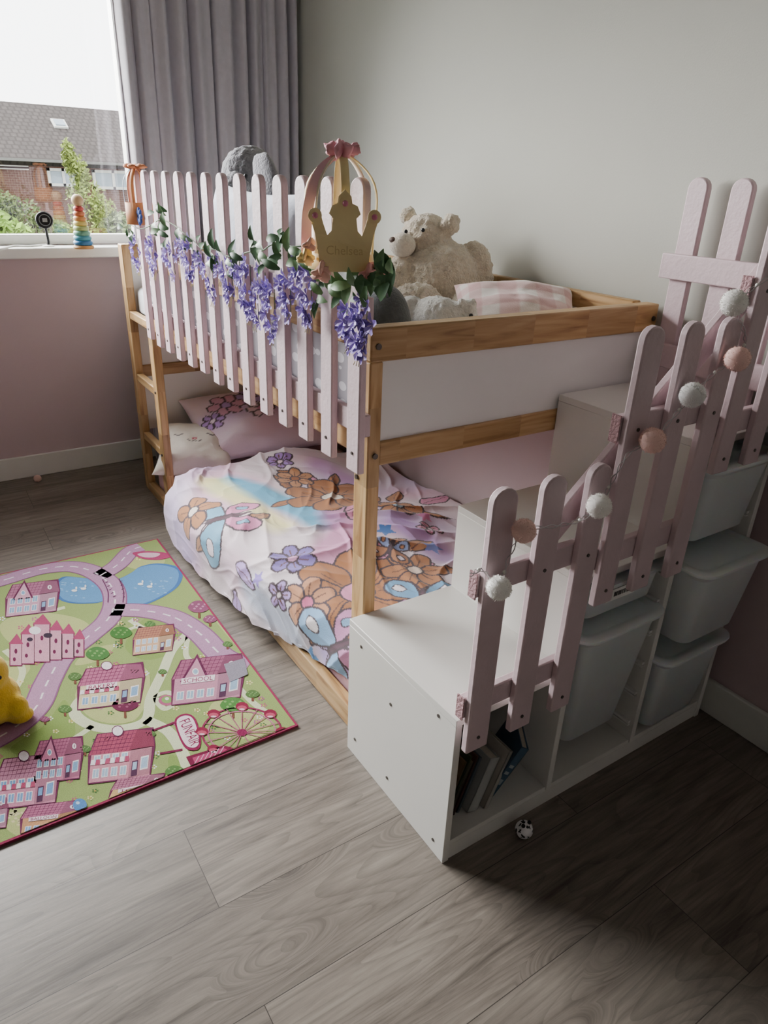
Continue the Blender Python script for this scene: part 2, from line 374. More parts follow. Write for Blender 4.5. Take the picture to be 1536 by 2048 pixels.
for (a, b, c, d) in [(-40, 307, 52, 334), (98, 312, 152, 372), (188, 318, 262, 378), (-150, 330, -70, 380)]:
    p0 = P(a, d, Y=29.95); p1 = P(c, b, Y=29.95)
    z0, z1 = min(p0.z, p1.z), max(p0.z, p1.z); z1 = min(z1, e0.z-.4)
    fr = G()
    for q in ((p0.x, z0, p1.x, z0+.10), (p0.x, z1-.10, p1.x, z1), (p0.x, z0, p0.x+.10, z1), (p1.x-.10, z0, p1.x, z1), ((p0.x+p1.x)/2-.05, z0, (p0.x+p1.x)/2+.05, z1)):
        fr.box((q[0], 29.88, q[1]), (q[2], 30.02, q[3]))
    f = fr.obj('window', ftrim, t); G().box((p0.x+.05, 29.94, z0+.05), (p1.x-.05, 29.99, z1-.05)).obj('pane', sky_glass, f)
sl = (rz.z-e0.z+.15)/4.4; ks = P(118, 243, Y=32.4)
yk = 32.4; zk = e0.z-.15+(yk-29.6)*sl
f = G().obox((ks.x, yk, zk), (.26, 0, 0), (0, .32, .32*sl), (0, -.06*sl, .06)).obj('skylight', ftrim, t)
G().obox((ks.x, yk-.03, zk+.05), (.18, 0, 0), (0, .22, .22*sl), (0, -.04*sl, .04)).obj('pane', sky_glass, f)
def tree(name, lab, cat, blobs, n, col, ls, seed, trunk=None, group=None):
    rnd = random.Random(seed); c0 = Vector(blobs[0][0]); base = (c0.x, c0.y, -3)
    t = thing(name, base, lab, cat, group)
    g = G()
    for i in range(n):
        c, r = blobs[rnd.randrange(len(blobs))]
        d = Vector((rnd.gauss(0, 1), rnd.gauss(0, 1), rnd.gauss(0, 1))).normalized()*(rnd.random()**.4)
        q = Vector((c[0]+d.x*r[0], c[1]+d.y*r[1], c[2]+d.z*r[2]))
        a = Vector((rnd.gauss(0, 1), rnd.gauss(0, 1), rnd.gauss(0, 1))).normalized()*ls; b = a.orthogonal().normalized()*ls*.5
        g.add([q-a, q+b, q+a, q-b], [(0, 1, 2, 3)], rnd.randrange(2))
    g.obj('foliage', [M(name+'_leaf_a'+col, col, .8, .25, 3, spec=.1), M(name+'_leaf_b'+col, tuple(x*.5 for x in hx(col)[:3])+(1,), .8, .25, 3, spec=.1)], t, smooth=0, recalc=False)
    G().tube([(c0.x, c0.y, -3), (c0.x+.05, c0.y, -1), (c0.x, c0.y, c0.z)], [.14, .1, .05]).obj('trunk', M('bark', '4d3f33', .9, .2), t)
def bl(px, py, Y, r): return (tuple(P(px, py, Y=Y)), r)
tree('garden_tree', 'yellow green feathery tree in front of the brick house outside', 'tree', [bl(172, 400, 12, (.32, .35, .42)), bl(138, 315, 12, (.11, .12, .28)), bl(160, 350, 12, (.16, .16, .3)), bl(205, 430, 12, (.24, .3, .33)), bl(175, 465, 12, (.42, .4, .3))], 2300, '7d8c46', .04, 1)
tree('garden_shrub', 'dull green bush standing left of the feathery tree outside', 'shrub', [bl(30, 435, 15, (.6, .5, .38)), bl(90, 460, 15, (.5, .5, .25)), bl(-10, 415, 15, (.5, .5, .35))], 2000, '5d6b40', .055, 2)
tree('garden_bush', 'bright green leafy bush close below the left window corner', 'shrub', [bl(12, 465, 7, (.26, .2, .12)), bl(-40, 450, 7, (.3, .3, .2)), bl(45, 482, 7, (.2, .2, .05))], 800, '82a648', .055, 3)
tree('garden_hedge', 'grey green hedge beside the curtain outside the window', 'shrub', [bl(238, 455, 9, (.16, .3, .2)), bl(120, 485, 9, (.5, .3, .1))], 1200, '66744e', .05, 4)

# ------------------------------------------------------------------ bunk bed
px_, py_, pz_ = pine(0), pine(1), pine(2)
Y1 = 2.09; BT = 1.16; TW, TY = .035, .062
bed = thing('bunk_bed', ((BX+BXR)/2, Y1/2, 0), 'low pine framed bunk bed with white panels against the grey wall', 'bed')
for (x, y) in ((BX, 0), (BX, Y1-TY), (BXR-TW, 0), (BXR-TW, Y1-TY)):
    h = BT-.075 if (y == 0) else BT
    po = G().box((x, y, 0), (x+TW, y+TY, h)).obj('post', pz_, bed, bevel=.004)
LY = 1.70
G().box((BX, LY, 0), (BX+TW, LY+.06, 1.02)).obj('ladder_post', pz_, bed, bevel=.004)
for z in (.88, .595, .31): G().box((BX+.002, LY+.06, z-.035), (BX+TW-.002, Y1-TY, z)).obj('rung', py_, bed, bevel=.004)
G().box((BX, LY+.06, 0), (BX+TW, Y1-TY, .045)).obj('rung', py_, bed, bevel=.004)
G().box((BX, TY, 0), (BX+TW, LY, .075)).obj('bottom_rail', py_, bed, bevel=.004)
G().box((BX, TY, .855), (BX+TW, LY, .915)).obj('side_rail', py_, bed, bevel=.004)
G().box((BX, TY, 1.105), (BX+TW, LY+.0, BT)).obj('top_rail', py_, bed, bevel=.004)
def leafy(name):
    m = bpy.data.materials.new(name); m.use_nodes = True; t = m.node_tree; b = t.nodes['Principled BSDF']; L = t.links.new
    tc = nd(t, 'ShaderNodeTexCoord'); mp = nd(t, 'ShaderNodeMapping'); mp.inputs['Scale'].default_value = (1, 16, 26); mp.inputs['Rotation'].default_value = (.5, 0, 0)
    v = nd(t, 'ShaderNodeTexVoronoi'); v.inputs['Scale'].default_value = 1; L(tc.outputs['Object'], mp.inputs[0]); L(mp.outputs[0], v.inputs['Vector'])
    r = nd(t, 'ShaderNodeValToRGB'); r.color_ramp.interpolation = 'CONSTANT'; r.color_ramp.elements[0].color = hx('d2d0d6'); r.color_ramp.elements[1].position = .33; r.color_ramp.elements[1].color = hx('98949c')
    L(v.outputs['Distance'], r.inputs['Fac']); L(r.outputs['Color'], b.inputs['Base Color']); b.inputs['Roughness'].default_value = .5; return m
G().box((BX+.012, TY, .915), (BX+.022, LY, 1.105)).obj('side_panel', leafy('leaf_pattern_panel'), bed)
G().box((BXR-TW, TY, 1.11), (BXR, Y1-TY, BT)).obj('top_rail', py_, bed, bevel=.004)
G().box((BXR-.022, TY, .915), (BXR-.012, Y1-TY, 1.11)).obj('side_panel', white_panel, bed)
G().box((BXR-TW, TY, .855), (BXR, Y1-TY, .915)).obj('side_rail', py_, bed, bevel=.004)
G().box((BXR-TW, TY, 0), (BXR, Y1-TY, .07)).obj('bottom_rail', py_, bed, bevel=.004)
G().box((BX, -.002, BT-.075), (BXR, TY-.02, BT)).obj('end_rail', px_, bed, bevel=.004)
G().box((BX+TW, .004, .835), (BXR-TW, .04, .895)).obj('end_rail', px_, bed, bevel=.004)
G().box((BX+TW, .012, .895), (BXR-TW, .024, BT-.075)).obj('end_panel', white_panel, bed)
G().box((BX+TW, Y1-.04, BT-.06), (BXR-TW, Y1-.005, BT)).obj('end_rail', px_, bed, bevel=.004)
G().box((BX+TW, Y1-.04, .57), (BXR-TW, Y1-.005, .625)).obj('end_rail', px_, bed, bevel=.004)
G().box((BX+TW, Y1-.028, .31), (BXR-TW, Y1-.016, .57)).obj('end_panel', white_panel, bed)
G().box((BX+TW, Y1-.028, .625), (BXR-TW, Y1-.016, BT-.06)).obj('end_panel', white_panel, bed)
G().box((BX+TW, .05, .83), (BXR-TW, Y1-.045, .862)).obj('bed_base', px_, bed)
for (x, y, z) in ((BX-.001, .045, .80), (BX-.001, .045, 1.10), (BX-.001, 1.73, .86), (BX-.001, 1.73, .58), (BX-.001, 1.73, .29), (BX-.001, .045, .87)):
    G().lathe([(0, -.001), (.006, -.001), (.006, .003), (0, .003)], (x, y, z), 12, R=Matrix.Rotation(-PI/2, 3, 'Y')).obj('screw', screwm, bed)
for (x, z) in ((BX+.018, 1.12), (BX+.018, .865), (BXR-.018, 1.12)):
    G().lathe([(0, -.001), (.007, -.001), (.007, .003), (0, .003)], (x, -.003, z), 12, R=Matrix.Rotation(PI/2, 3, 'X')).obj('screw', screwm, bed)

def rounded_block(g, a, b, r=.03, n=6, mi=0):
    x0, y0, z0 = a; x1, y1, z1 = b
    ring = []
    for (cx, cy, a0) in ((x1-r, y1-r, 0), (x0+r, y1-r, PI/2), (x0+r, y0+r, PI), (x1-r, y0+r, 1.5*PI)):
        for k in range(n+1):
            t = a0+PI/2*k/n; ring.append((cx, cy, math.cos(t), math.sin(t)))
    prof = [(0, z0)]+[(r*math.sin(PI/2*k/4)*1., z0+.02*(1-math.cos(PI/2*k/4))) for k in range(1, 5)]+[(r*math.cos(PI/2*k/4), z1-.03+.03*math.sin(PI/2*k/4)) for k in range(0, 5)]
    v = []; N = len(ring)
    for (rr, z) in prof:
        for (cx, cy, c, s_) in ring: v.append((cx+c*rr, cy+s_*rr, z))
    f = [(i*N+j, i*N+(j+1) % N, (i+1)*N+(j+1) % N, (i+1)*N+j) for i in range(len(prof)-1) for j in range(N)]
    f += [tuple(range(N-1, -1, -1)), tuple(range((len(prof)-1)*N, len(prof)*N))]
    return g.add(v, f, mi)
MT = .985
o = rounded_block(G(), (BX+TW+.008, .055, .864), (BXR-TW-.008, Y1-.05, MT)).obj('mattress', sheet_w)
tag(o, 'white sheeted mattress on the upper bunk behind the picket fence', 'mattress')
o = rounded_block(G(), (BX+TW+.008, .065, .0), (BXR-TW-.008, Y1-.07, .165)).obj('mattress', M('pink_sheet', 'dcb0bc', .9, .05, 6, .3, 30, sheen=.2))
tag(o, 'pink sheeted mattress on the floor inside the lower bunk', 'mattress')

# ------------------------------------------------------------------ pickets
def picket(parent, x, y, z0, z1, w=.06, t=.02, along='Y', screws=()):
    pts = []; r = w/2
    pts += [(-r, z0), (r, z0)]
    for k in range(9):
        a = PI*k/8; pts.append((r*math.cos(a), z1-r*.9+r*.9*math.sin(a)))
    if along == 'Y': v = [(x-t/2, y+a, b) for a, b in pts]; off = (t, 0, 0)
    else: v = [(x+a, y-t/2, b) for a, b in pts]; off = (0, t, 0)
    pk = G().prism(v, off).obj('picket', pink, parent, bevel=.0035)
    for (du, z) in screws:
        c, R = ((x-t/2-.0005, y+du, z), Matrix.Rotation(-PI/2, 3, 'Y')) if along == 'Y' else ((x+du, y-t/2-.0005, z), Matrix.Rotation(PI/2, 3, 'X'))
        G().lathe([(0, -.001), (.004, -.001), (.004, .0015), (0, .0015)], c, 10, R=R).obj('screw', screwm, pk)
fence = thing('picket_fence', (.02, .75, .84), 'long pale pink picket fence guarding the upper bunk', 'fence')
FX = BX-.030
FY0 = P(721, 365, X=FX).y; FYN = P(269, 348, X=FX).y; FS = (FYN-FY0)/13
for i in range(14):
    picket(fence, FX, FY0+FS*i+random.uniform(-.003, .003), .838+random.uniform(-.006, .006), 1.452, w=.054, t=.018, screws=[(0, .88)])
for z in (.945, 1.2): G().box((FX+.009, FY0-.02, z-.026), (BX-.002, FYN+.03, z+.026)).obj('rail', pink, fence, bevel=.003)

# ------------------------------------------------------------------ stair storage
DY = -.44
H3 = .94
cab = thing('step_storage_unit', (.495, -.22, 0), 'white stepped storage unit used as stairs at the end of the bed', 'shelf unit')
Tn = .018
G().box((0, DY, 0), (Tn, 0, H1-Tn)).obj('side_panel', white_lam, cab, bevel=.0015)
G().box((.99-Tn, DY, 0), (.99, 0, H3-Tn)).obj('side_panel', white_lam, cab, bevel=.0015)
G().box((.33, DY, .05), (.33+Tn, 0, H2-Tn)).obj('divider', white_lam, cab, bevel=.0015)
G().box((.655, DY, .05), (.655+Tn, 0, H3-Tn)).obj('divider', white_lam, cab, bevel=.0015)
for (a, b, z) in ((0, .33, H1), (.33, .655, H2), (.655, .99, H3)):
    G().box((a, DY, z-Tn), (b, 0, z)).obj('step_board', white_lam, cab, bevel=.0015)
G().box((Tn, DY+.004, .045), (.99-Tn, 0, .06)).obj('bottom_board', white_lam, cab, bevel=.001)
G().box((Tn, DY+.004, 0), (.99-Tn, DY+.02, .045)).obj('plinth', white_lam, cab)
G().box((Tn, -.012, .06), (.33, -.006, H1-Tn), 0).box((.33+Tn, -.012, .06), (.655, -.006, H2-Tn)).box((.655+Tn, -.012, .06), (.99-Tn, -.006, H3-Tn)).obj('back_panel', white_lam, cab)
runm = M('runner_plastic', 'ecece8', .35, .02)
for (x0, x1, zs) in ((.33+Tn, .655, (.12, .22, .32, .42, .515, .60)), (.655+Tn, .99-Tn, (.13, .22, .32, .42, .50, .60, .69, .78, .87))):
    for z in zs:
        for (xa, xb) in ((x0, x0+.010), (x1-.010, x1)):
            g = G().box((xa, DY+.012, z-.004), (xb, -.03, z+.004)).box((xa, DY+.012, z-.012), (xb, -.03, z-.008))
            g.obj('runner', runm, cab)
for (y, z) in ((-.06, H1-.05), (-.38, H1-.03), (-.2, .30), (-.04, .06), (-.4, .04), (-.2, .06)):
    G().lathe([(0, -.0008), (.0045, -.0008), (.0045, .001), (0, .001)], (-.0006, y, z), 10, R=Matrix.Rotation(-PI/2, 3, 'Y')).obj('screw', screwm, cab)
SY = DY-.030
for gi, (x0, z0, lab) in enumerate(((.028, .372, 'short pink picket fence of three slats on the lowest step'),
                                  (.356, .628, 'pink picket fence of three slats on the middle step'),
                                  (.688, .873, 'pink picket fence of three slats at the top step front'))):
    f = thing('stair_fence', (x0+.12, SY, z0), lab, 'fence', 'picket fences along the stair front')
    for k in range(3): picket(f, x0+.1235*k, SY, z0, z0+.598, w=.058, t=.018, along='X', screws=[(0, z0+.035), (0, z0+.40)])
    for dz in (.11, .40):
        G().box((x0-.033, SY+.009, z0+dz-.026), (x0+.28, DY-.002, z0+dz+.026)).obj('rail', pink, f, bevel=.003)
        G().box((x0-.036, SY+.008, z0+dz-.028), (x0-.0332, DY-.001, z0+dz+.028)).obj('rail_end_pad', pink_dk, f)
g = G(); a = Vector((.19, DY+.012, .80)); b = Vector((.75, DY+.012, 1.30)); d = (b-a).normalized(); n_ = Vector((-d.z, 0, d.x))
g.obox((a+b)/2, d*((b-a).length/2), n_*.028, (0, .009, 0))
o = g.obj('handrail_board', pink, bevel=.003); tag(o, 'slanted pink board running up behind the stair pickets', 'handrail')
gd = thing('wall_side_fence', (.97, -.2, H3), 'pink picket fence against the wall at the top of the stairs', 'fence')
for k in range(4): picket(gd, .985, -.072-.122*k, H3+.002, 1.486, w=.058, screws=[(0, 1.27)])
for z in (1.268, 1.035): G().box((.955, -.46, z-.032), (.974, -.02, z+.032)).obj('rail', pink, gd, bevel=.003)

# ------------------------------------------------------------------ bins
binm = M('bin_plastic', 'e2e6e7', .3, .04, 5, trans=.12, sss=.2); lidm = M('lid_plastic', 'eaedee', .35, .03, 5, sss=.2)
def bin_(xc, z0, z1, dy, lab, label_strip=False):
    t = thing('storage_bin', (xc, DY/2, z0), lab, 'storage bin', 'white plastic bins in the stair unit')
    W, Dp = .27, .40; yf = DY-dy; yb = yf+Dp
    h = z1-z0; ins = .022*h/.23
    def ring(z, i, r=.03):
        out = []
        for (cx, cy, a0) in ((xc+W/2-i-r, yb-i-r, 0), (xc-W/2+i+r, yb-i-r, PI/2), (xc-W/2+i+r, yf+i+r, PI), (xc+W/2-i-r, yf+i+r, 1.5*PI)):
            for k in range(5):
                a = a0+PI/2*k/4; out.append((cx+r*math.cos(a), cy+r*math.sin(a), z))
        return out
    rs = [ring(z0, ins+.008), ring(z0+.008, ins), ring(z1, 0), ring(z1, .004), ring(z0+.012, ins+.005)]
    v = [q for r in rs for q in r]; N = 20
    f = [(i*N+j, i*N+(j+1) % N, (i+1)*N+(j+1) % N, (i+1)*N+j) for i in range(4) for j in range(N)]+[tuple(range(N-1, -1, -1)), tuple(range(4*N, 5*N))]
    G().add(v, f).obj('body', binm, t, smooth=50)
    rr = [ring(z1-.016, -.001), ring(z1-.016, -.003), ring(z1-.002, -.016, .045), ring(z1+.002, -.016, .045), ring(z1+.002, .003), ring(z1-.004, .003)]
    v = [q for r in rr for q in r]
    f = [(i*N+j, i*N+(j+1) % N, (i+1)*N+(j+1) % N, (i+1)*N+j) for i in range(5) for j in range(N)]
    G().add(v, f).obj('rim', binm, t)
    ll = [ring(z1+.0025, -.018, .046), ring(z1+.008, -.018, .046), ring(z1+.010, -.012, .04), ring(z1+.010, .004), ring(z1+.005, .010), ring(z1+.005, .018)]
    v = [q for r in ll for q in r]
    f = [(i*N+j, i*N+(j+1) % N, (i+1)*N+(j+1) % N, (i+1)*N+j) for i in range(5) for j in range(N)]+[tuple(range(N-1, -1, -1)), tuple(range(5*N, 6*N))]
    G().add(v, f).obj('lid', lidm, t)
    if label_strip:
        l = G().box((xc-.07, yf-.002, z0+.045), (xc+.03, yf+.006, z0+.075)).obj('label_strip', M('label_white', 'f2f2ee', .5), t)
        g = G(); rnd = random.Random(4); x = xc-.045
        while x < xc+.01: w_ = rnd.uniform(.001, .003); g.box((x, yf-.0026, z0+.055), (x+w_, yf-.002, z0+.067)); x += w_+rnd.uniform(.001, .003)
        g.obj('printed_lines', black, l)
bin_(.502, .535, .630, -.01, 'shallow white bin at the top of the middle column', True)
bin_(.502, .145, .50, .01, 'deep white bin below the shallow one in the middle column')
bin_(.822, .665, .865, .02, 'translucent white bin at the top of the tallest column')
bin_(.822, .385, .612, .07, 'white bin pulled out furthest, middle of the tallest column')
bin_(.822, .075, .325, .03, 'white bin at the bottom of the tallest column')

# ------------------------------------------------------------------ books
def book(c, th, dp, h, R, cov, lab, mark=None):
    c = Vector(c); t = thing('book', c, lab, 'book', 'books in the lowest opening')
    ax = R@Vector((th/2, 0, 0)); ay = R@Vector((0, dp/2, 0)); az = R@Vector((0, 0, h/2)); b = .0015
    cc = c+az
    e1, e2, e3 = ax.normalized(), ay.normalized(), az.normalized()
    g = G(); g.obox(cc+ax-e1*b, e1*b, ay, az).obox(cc-ax+e1*b, e1*b, ay, az).obox(cc-ay+e2*b, ax, e2*b, az)
    cv = g.obj('cover', M('cover_'+cov, cov, .4, .06, 20), t, bevel=.0006)
    G().obox(cc+e2*.001, ax-e1*2*b, ay-e2*.003, az-e3*.003).obj('pages', M('paper', 'b9b3a5', .9, .1, 200), t)
    if mark:
        g = G(); o_ = cc-ay-e2*.0004
        for i, dz in enumerate((-.3, .05, .3)): g.obox(o_+az*dz, ax*.5, e2*.0003, az*(.05 if i else .1))
        g.obj('spine_print', M('mark_'+mark, mark, .5), t)
        g = G(); q = cc+ax+e1*.0005
        g.obox(q+az*.5, e1*.0003, ay*.45, az*.05)
        n = 16; ro = [q+ay*.35*math.cos(k*2*PI/n)+e3*dp*.175*math.sin(k*2*PI/n)-az*.35 for k in range(n)]
        g.add(ro, [tuple(range(n))])
        g.obj('cover_print', M('mark_'+mark, mark, .5), t, recalc=False)
def RY(a): return Matrix.Rotation(math.radians(a), 3, 'Y')
def RZ(a): return Matrix.Rotation(math.radians(a), 3, 'Z')
bz = .063
for i, (x, th, col, h, lab) in enumerate(((.035, .006, '7d6a4c', .17, 'thin brown booklet first from the left in the lowest opening'), (.047, .006, '5d6b4e', .18, 'thin olive green booklet beside the brown one'),
        (.059, .005, '99947f', .16, 'thin cream booklet between the olive and red booklets'), (.071, .007, '6c4a42', .17, 'thin dull red booklet left of the grey one'), (.085, .008, '64707a', .16, 'thin grey blue booklet against the thick white book'))):
    book((x, -.31, bz), th, .15, h, RY(20), col, lab)
book((.117, -.33, bz), .035, .14, .155, RY(21), 'a3a7a5', 'thick pale grey book between the booklets and the slim white book')
book((.152, -.34, bz), .014, .14, .165, RY(22), 'b3b1a9', 'slim white hardback leaning right of the thick pale book')
book((.205, -.34, bz+.007), .020, .13, .185, RZ(-34)@RY(24), '3f5a70', 'dark blue book leaning with its front cover showing', '97a3aa')

# ------------------------------------------------------------------ rug
rg = G(); rmi = {}; rm = []
def soften(h):
    c = [int(h[i:i+2], 16) for i in (0, 2, 4)]; gch = sum(c)/3
    return ''.join('%02x' % int(min(255, max(0, (gch+(x-gch)*.88)*.99+6))) for x in c)
def rc(h):
    if h not in rmi: rmi[h] = len(rm); rm.append(M('rug_'+h, soften(h), .95, .2, 500, .6, 700, spec=.1))
    return rmi[h]
RX0, RX1, RYa, RYb = -1.04, -.083, .14, 1.485
RZ0 = .008; BW = .007
rg.box((RX0, RYa, 0.0005), (RX1, RYb, RZ0), rc('9c2f55'))
def lz(l): return RZ0+.0002+l*.00025
def fillw(h, pts, l): rg.add([(q[0], q[1], lz(l)) for q in pts], [tuple(range(len(pts)))], rc(h))
def pxw(x, y): q = P(x, y, Z=RZ0); return (min(max(q.x, RX0+BW), RX1-BW), min(max(q.y, RYa+BW), RYb-BW))
def fill(h, pts, l): fillw(h, [pxw(*q) for q in pts], l)
def blob(h, pts, l, n=6): fill(h, [tuple(q) for q in catmull(pts, n, True)], l)
def ovl(h, cx, cy, rx, ry, l, n=20): fill(h, [(cx+rx*math.cos(2*PI*k/n), cy+ry*math.sin(2*PI*k/n)) for k in range(n)], l)
def stroke(h, pts, w, l, sm_=True, closed=False):
    W = [np.array(pxw(*q)) for q in pts]
    if sm_: W = catmull(W, 7, closed)
    if closed: W = W+[W[0]]
    v = []
    for i, q in enumerate(W):
        t = W[min(i+1, len(W)-1)]-W[max(i-1, 0)]; t = t/(np.linalg.norm(t)+1e-9); n = np.array([-t[1], t[0]])*w/2
        for sgn in (1, -1): 
            a = q+sgn*n; v.append((min(max(a[0], RX0+BW), RX1-BW), min(max(a[1], RYa+BW), RYb-BW), lz(l)))
    rg.add(v, [(2*i, 2*i+1, 2*i+3, 2*i+2) for i in range(len(W)-1)], rc(h))
def dash(h, pts, w, l, on=.03, off=.03):
    W = catmull([np.array(pxw(*q)) for q in pts], 12); acc = 0
    for a, b in zip(W[:-1], W[1:]):
        L_ = np.linalg.norm(b-a); 
        if (acc % (on+off)) < on:
            t = (b-a)/(L_+1e-9); n = np.array([-t[1], t[0]])*w/2
            rg.add([(q[0], q[1], lz(l)) for q in (a+n, a-n, b-n, b+n)], [(0, 1, 2, 3)], rc(h))
        acc += L_
def rtext(h, s, o, u, v, l):
    tv, tf = text_mesh(s); rg.add([(*pxw(o[0]+u[0]*a+v[0]*b, o[1]+u[1]*a+v[1]*b), lz(l)) for a, b in tv], tf, rc(h))
fillw('93aa5e', [(RX0+BW, RYa+BW), (RX1-BW, RYa+BW), (RX1-BW, RYb-BW), (RX0+BW, RYb-BW)], 0)
for b in ([(0, 1250), (60, 1225), (150, 1235), (180, 1260), (120, 1290), (30, 1290)], [(60, 1330), (0, 1400), (-60, 1460), (-150, 1400), (-60, 1330)], [(540, 1440), (440, 1400), (420, 1440), (500, 1480)], [(280, 1100), (330, 1120), (300, 1140), (250, 1130)],
          [(150, 1390), (200, 1340), (280, 1330), (300, 1370), (270, 1440), (190, 1440)], [(0, 1640), (60, 1600), (140, 1640), (60, 1680)], [(430, 1240), (470, 1290), (520, 1350), (490, 1300)], [(150, 1330), (200, 1320), (230, 1290), (180, 1300)]):
    blob('b6c076', b, 1)
for b in ([(300, 1230), (360, 1250), (350, 1300), (290, 1320), (250, 1290)], [(20, 1500), (90, 1450), (130, 1400), (150, 1470), (100, 1520)], [(340, 1510), (400, 1530), (470, 1500), (420, 1545), (350, 1560)]): blob('86a350', b, 1)
PA = 'd3dbb0'
stroke(PA, [(378, 1265), (345, 1300), (325, 1345), (302, 1395), (292, 1440), (240, 1458), (185, 1452), (150, 1428), (160, 1400), (185, 1395)], .032, 2)
stroke(PA, [(292, 1440), (335, 1462), (362, 1500), (378, 1540)], .032, 2)
stroke(PA, [(260, 1240), (300, 1262), (345, 1255)], .02, 2); stroke(PA, [(20, 1215), (80, 1225), (130, 1215)], .02, 2)
stroke(PA, [(378, 1265), (372, 1310), (395, 1330)], .018, 2); stroke(PA, [(110, 1500), (160, 1470), (185, 1452)], .018, 2); stroke(PA, [(240, 1270), (270, 1255), (300, 1262)], .015, 2)
stroke(PA, [(-40, 1420), (20, 1390), (45, 1340), (10, 1300)], .02, 2); stroke(PA, [(450, 1345), (500, 1400), (540, 1430)], .02, 2)
stroke(PA, [(312, 1395), (335, 1385), (352, 1400), (330, 1418)], .018, 2, closed=True); ovl('b9577e', 334, 1401, 17, 11, 3); ovl('7fae58', 334, 1400, 11, 7, 4); ovl('e9dde0', 334, 1398, 4, 3, 5)
for k in range(60):
    random.seed(100+k); x = random.uniform(0, 60); y = 1590+random.uniform(0, 60)
    ovl('d9cf9a', x*.9, y, 4, 2.5, 2, 7)
random.seed(7)
# one pond either side of the bridge road, joined under it
for (h_, l_, k_) in (('3f6fae', 2.2, 1.0), ('5a94ca', 2.5, .94)):
    b = [(108, 1172), (126, 1154), (165, 1156), (205, 1160), (236, 1158), (262, 1146), (282, 1133), (320, 1127), (362, 1138), (360, 1168), (330, 1192), (285, 1211), (248, 1208), (225, 1196), (195, 1206), (145, 1207), (116, 1197)]
    c = np.mean(b, axis=0); blob(h_, [tuple(c+(np.array(q)-c)*k_) for q in b], l_)
for c in ((158, 1180), (305, 1170)):
    for k in range(18):
        o_ = (c[0]+random.uniform(-38, 38), c[1]+random.uniform(-18, 18)); ovl('82b3dc', o_[0], o_[1], 3, 1.2, 2.8, 6)
    for k in range(2):
        o_ = (c[0]+random.uniform(-25, 25), c[1]+random.uniform(-12, 12)); ovl('e8eef4', o_[0], o_[1], 6, 2.5, 8, 8); ovl('e8eef4', o_[0]+4, o_[1]-5, 2, 3, 8, 8)
rA = [(-160, 1520), (-60, 1500), (20, 1462), (72, 1415), (95, 1365), (125, 1315), (175, 1275), (215, 1240), (230, 1205), (222, 1172), (190, 1146), (150, 1134), (110, 1135), (70, 1142), (0, 1163), (-120, 1195)]
rB = [(226, 1220), (290, 1222), (350, 1236), (400, 1268), (445, 1312), (500, 1336)]
rC = [(200, 1152), (235, 1130), (262, 1102), (282, 1094)]
for r in (rB, rC, rA): stroke('8d5782', r, .086, 3)
for r in (rB, rC, rA): stroke('b586aa', r, .076, 4)
for r in (rB, rC, rA): dash('ece2ec', r, .006, 5)
for k in range(6): stroke('6b3a5c', [(206+4*k, 1160+7*k), (212+4*k, 1157+7*k)], .003, 9, False)
stroke('6b3a5c', [(205, 1160), (216, 1184), (216, 1206)], .004, 9, True); stroke('6b3a5c', [(238, 1158), (247, 1182), (246, 1206)], .004, 9, True)
for k in range(5): stroke('6b3a5c', [(239+2*k, 1164+8*k), (246+1*k, 1162+8*k)], .003, 9, False)
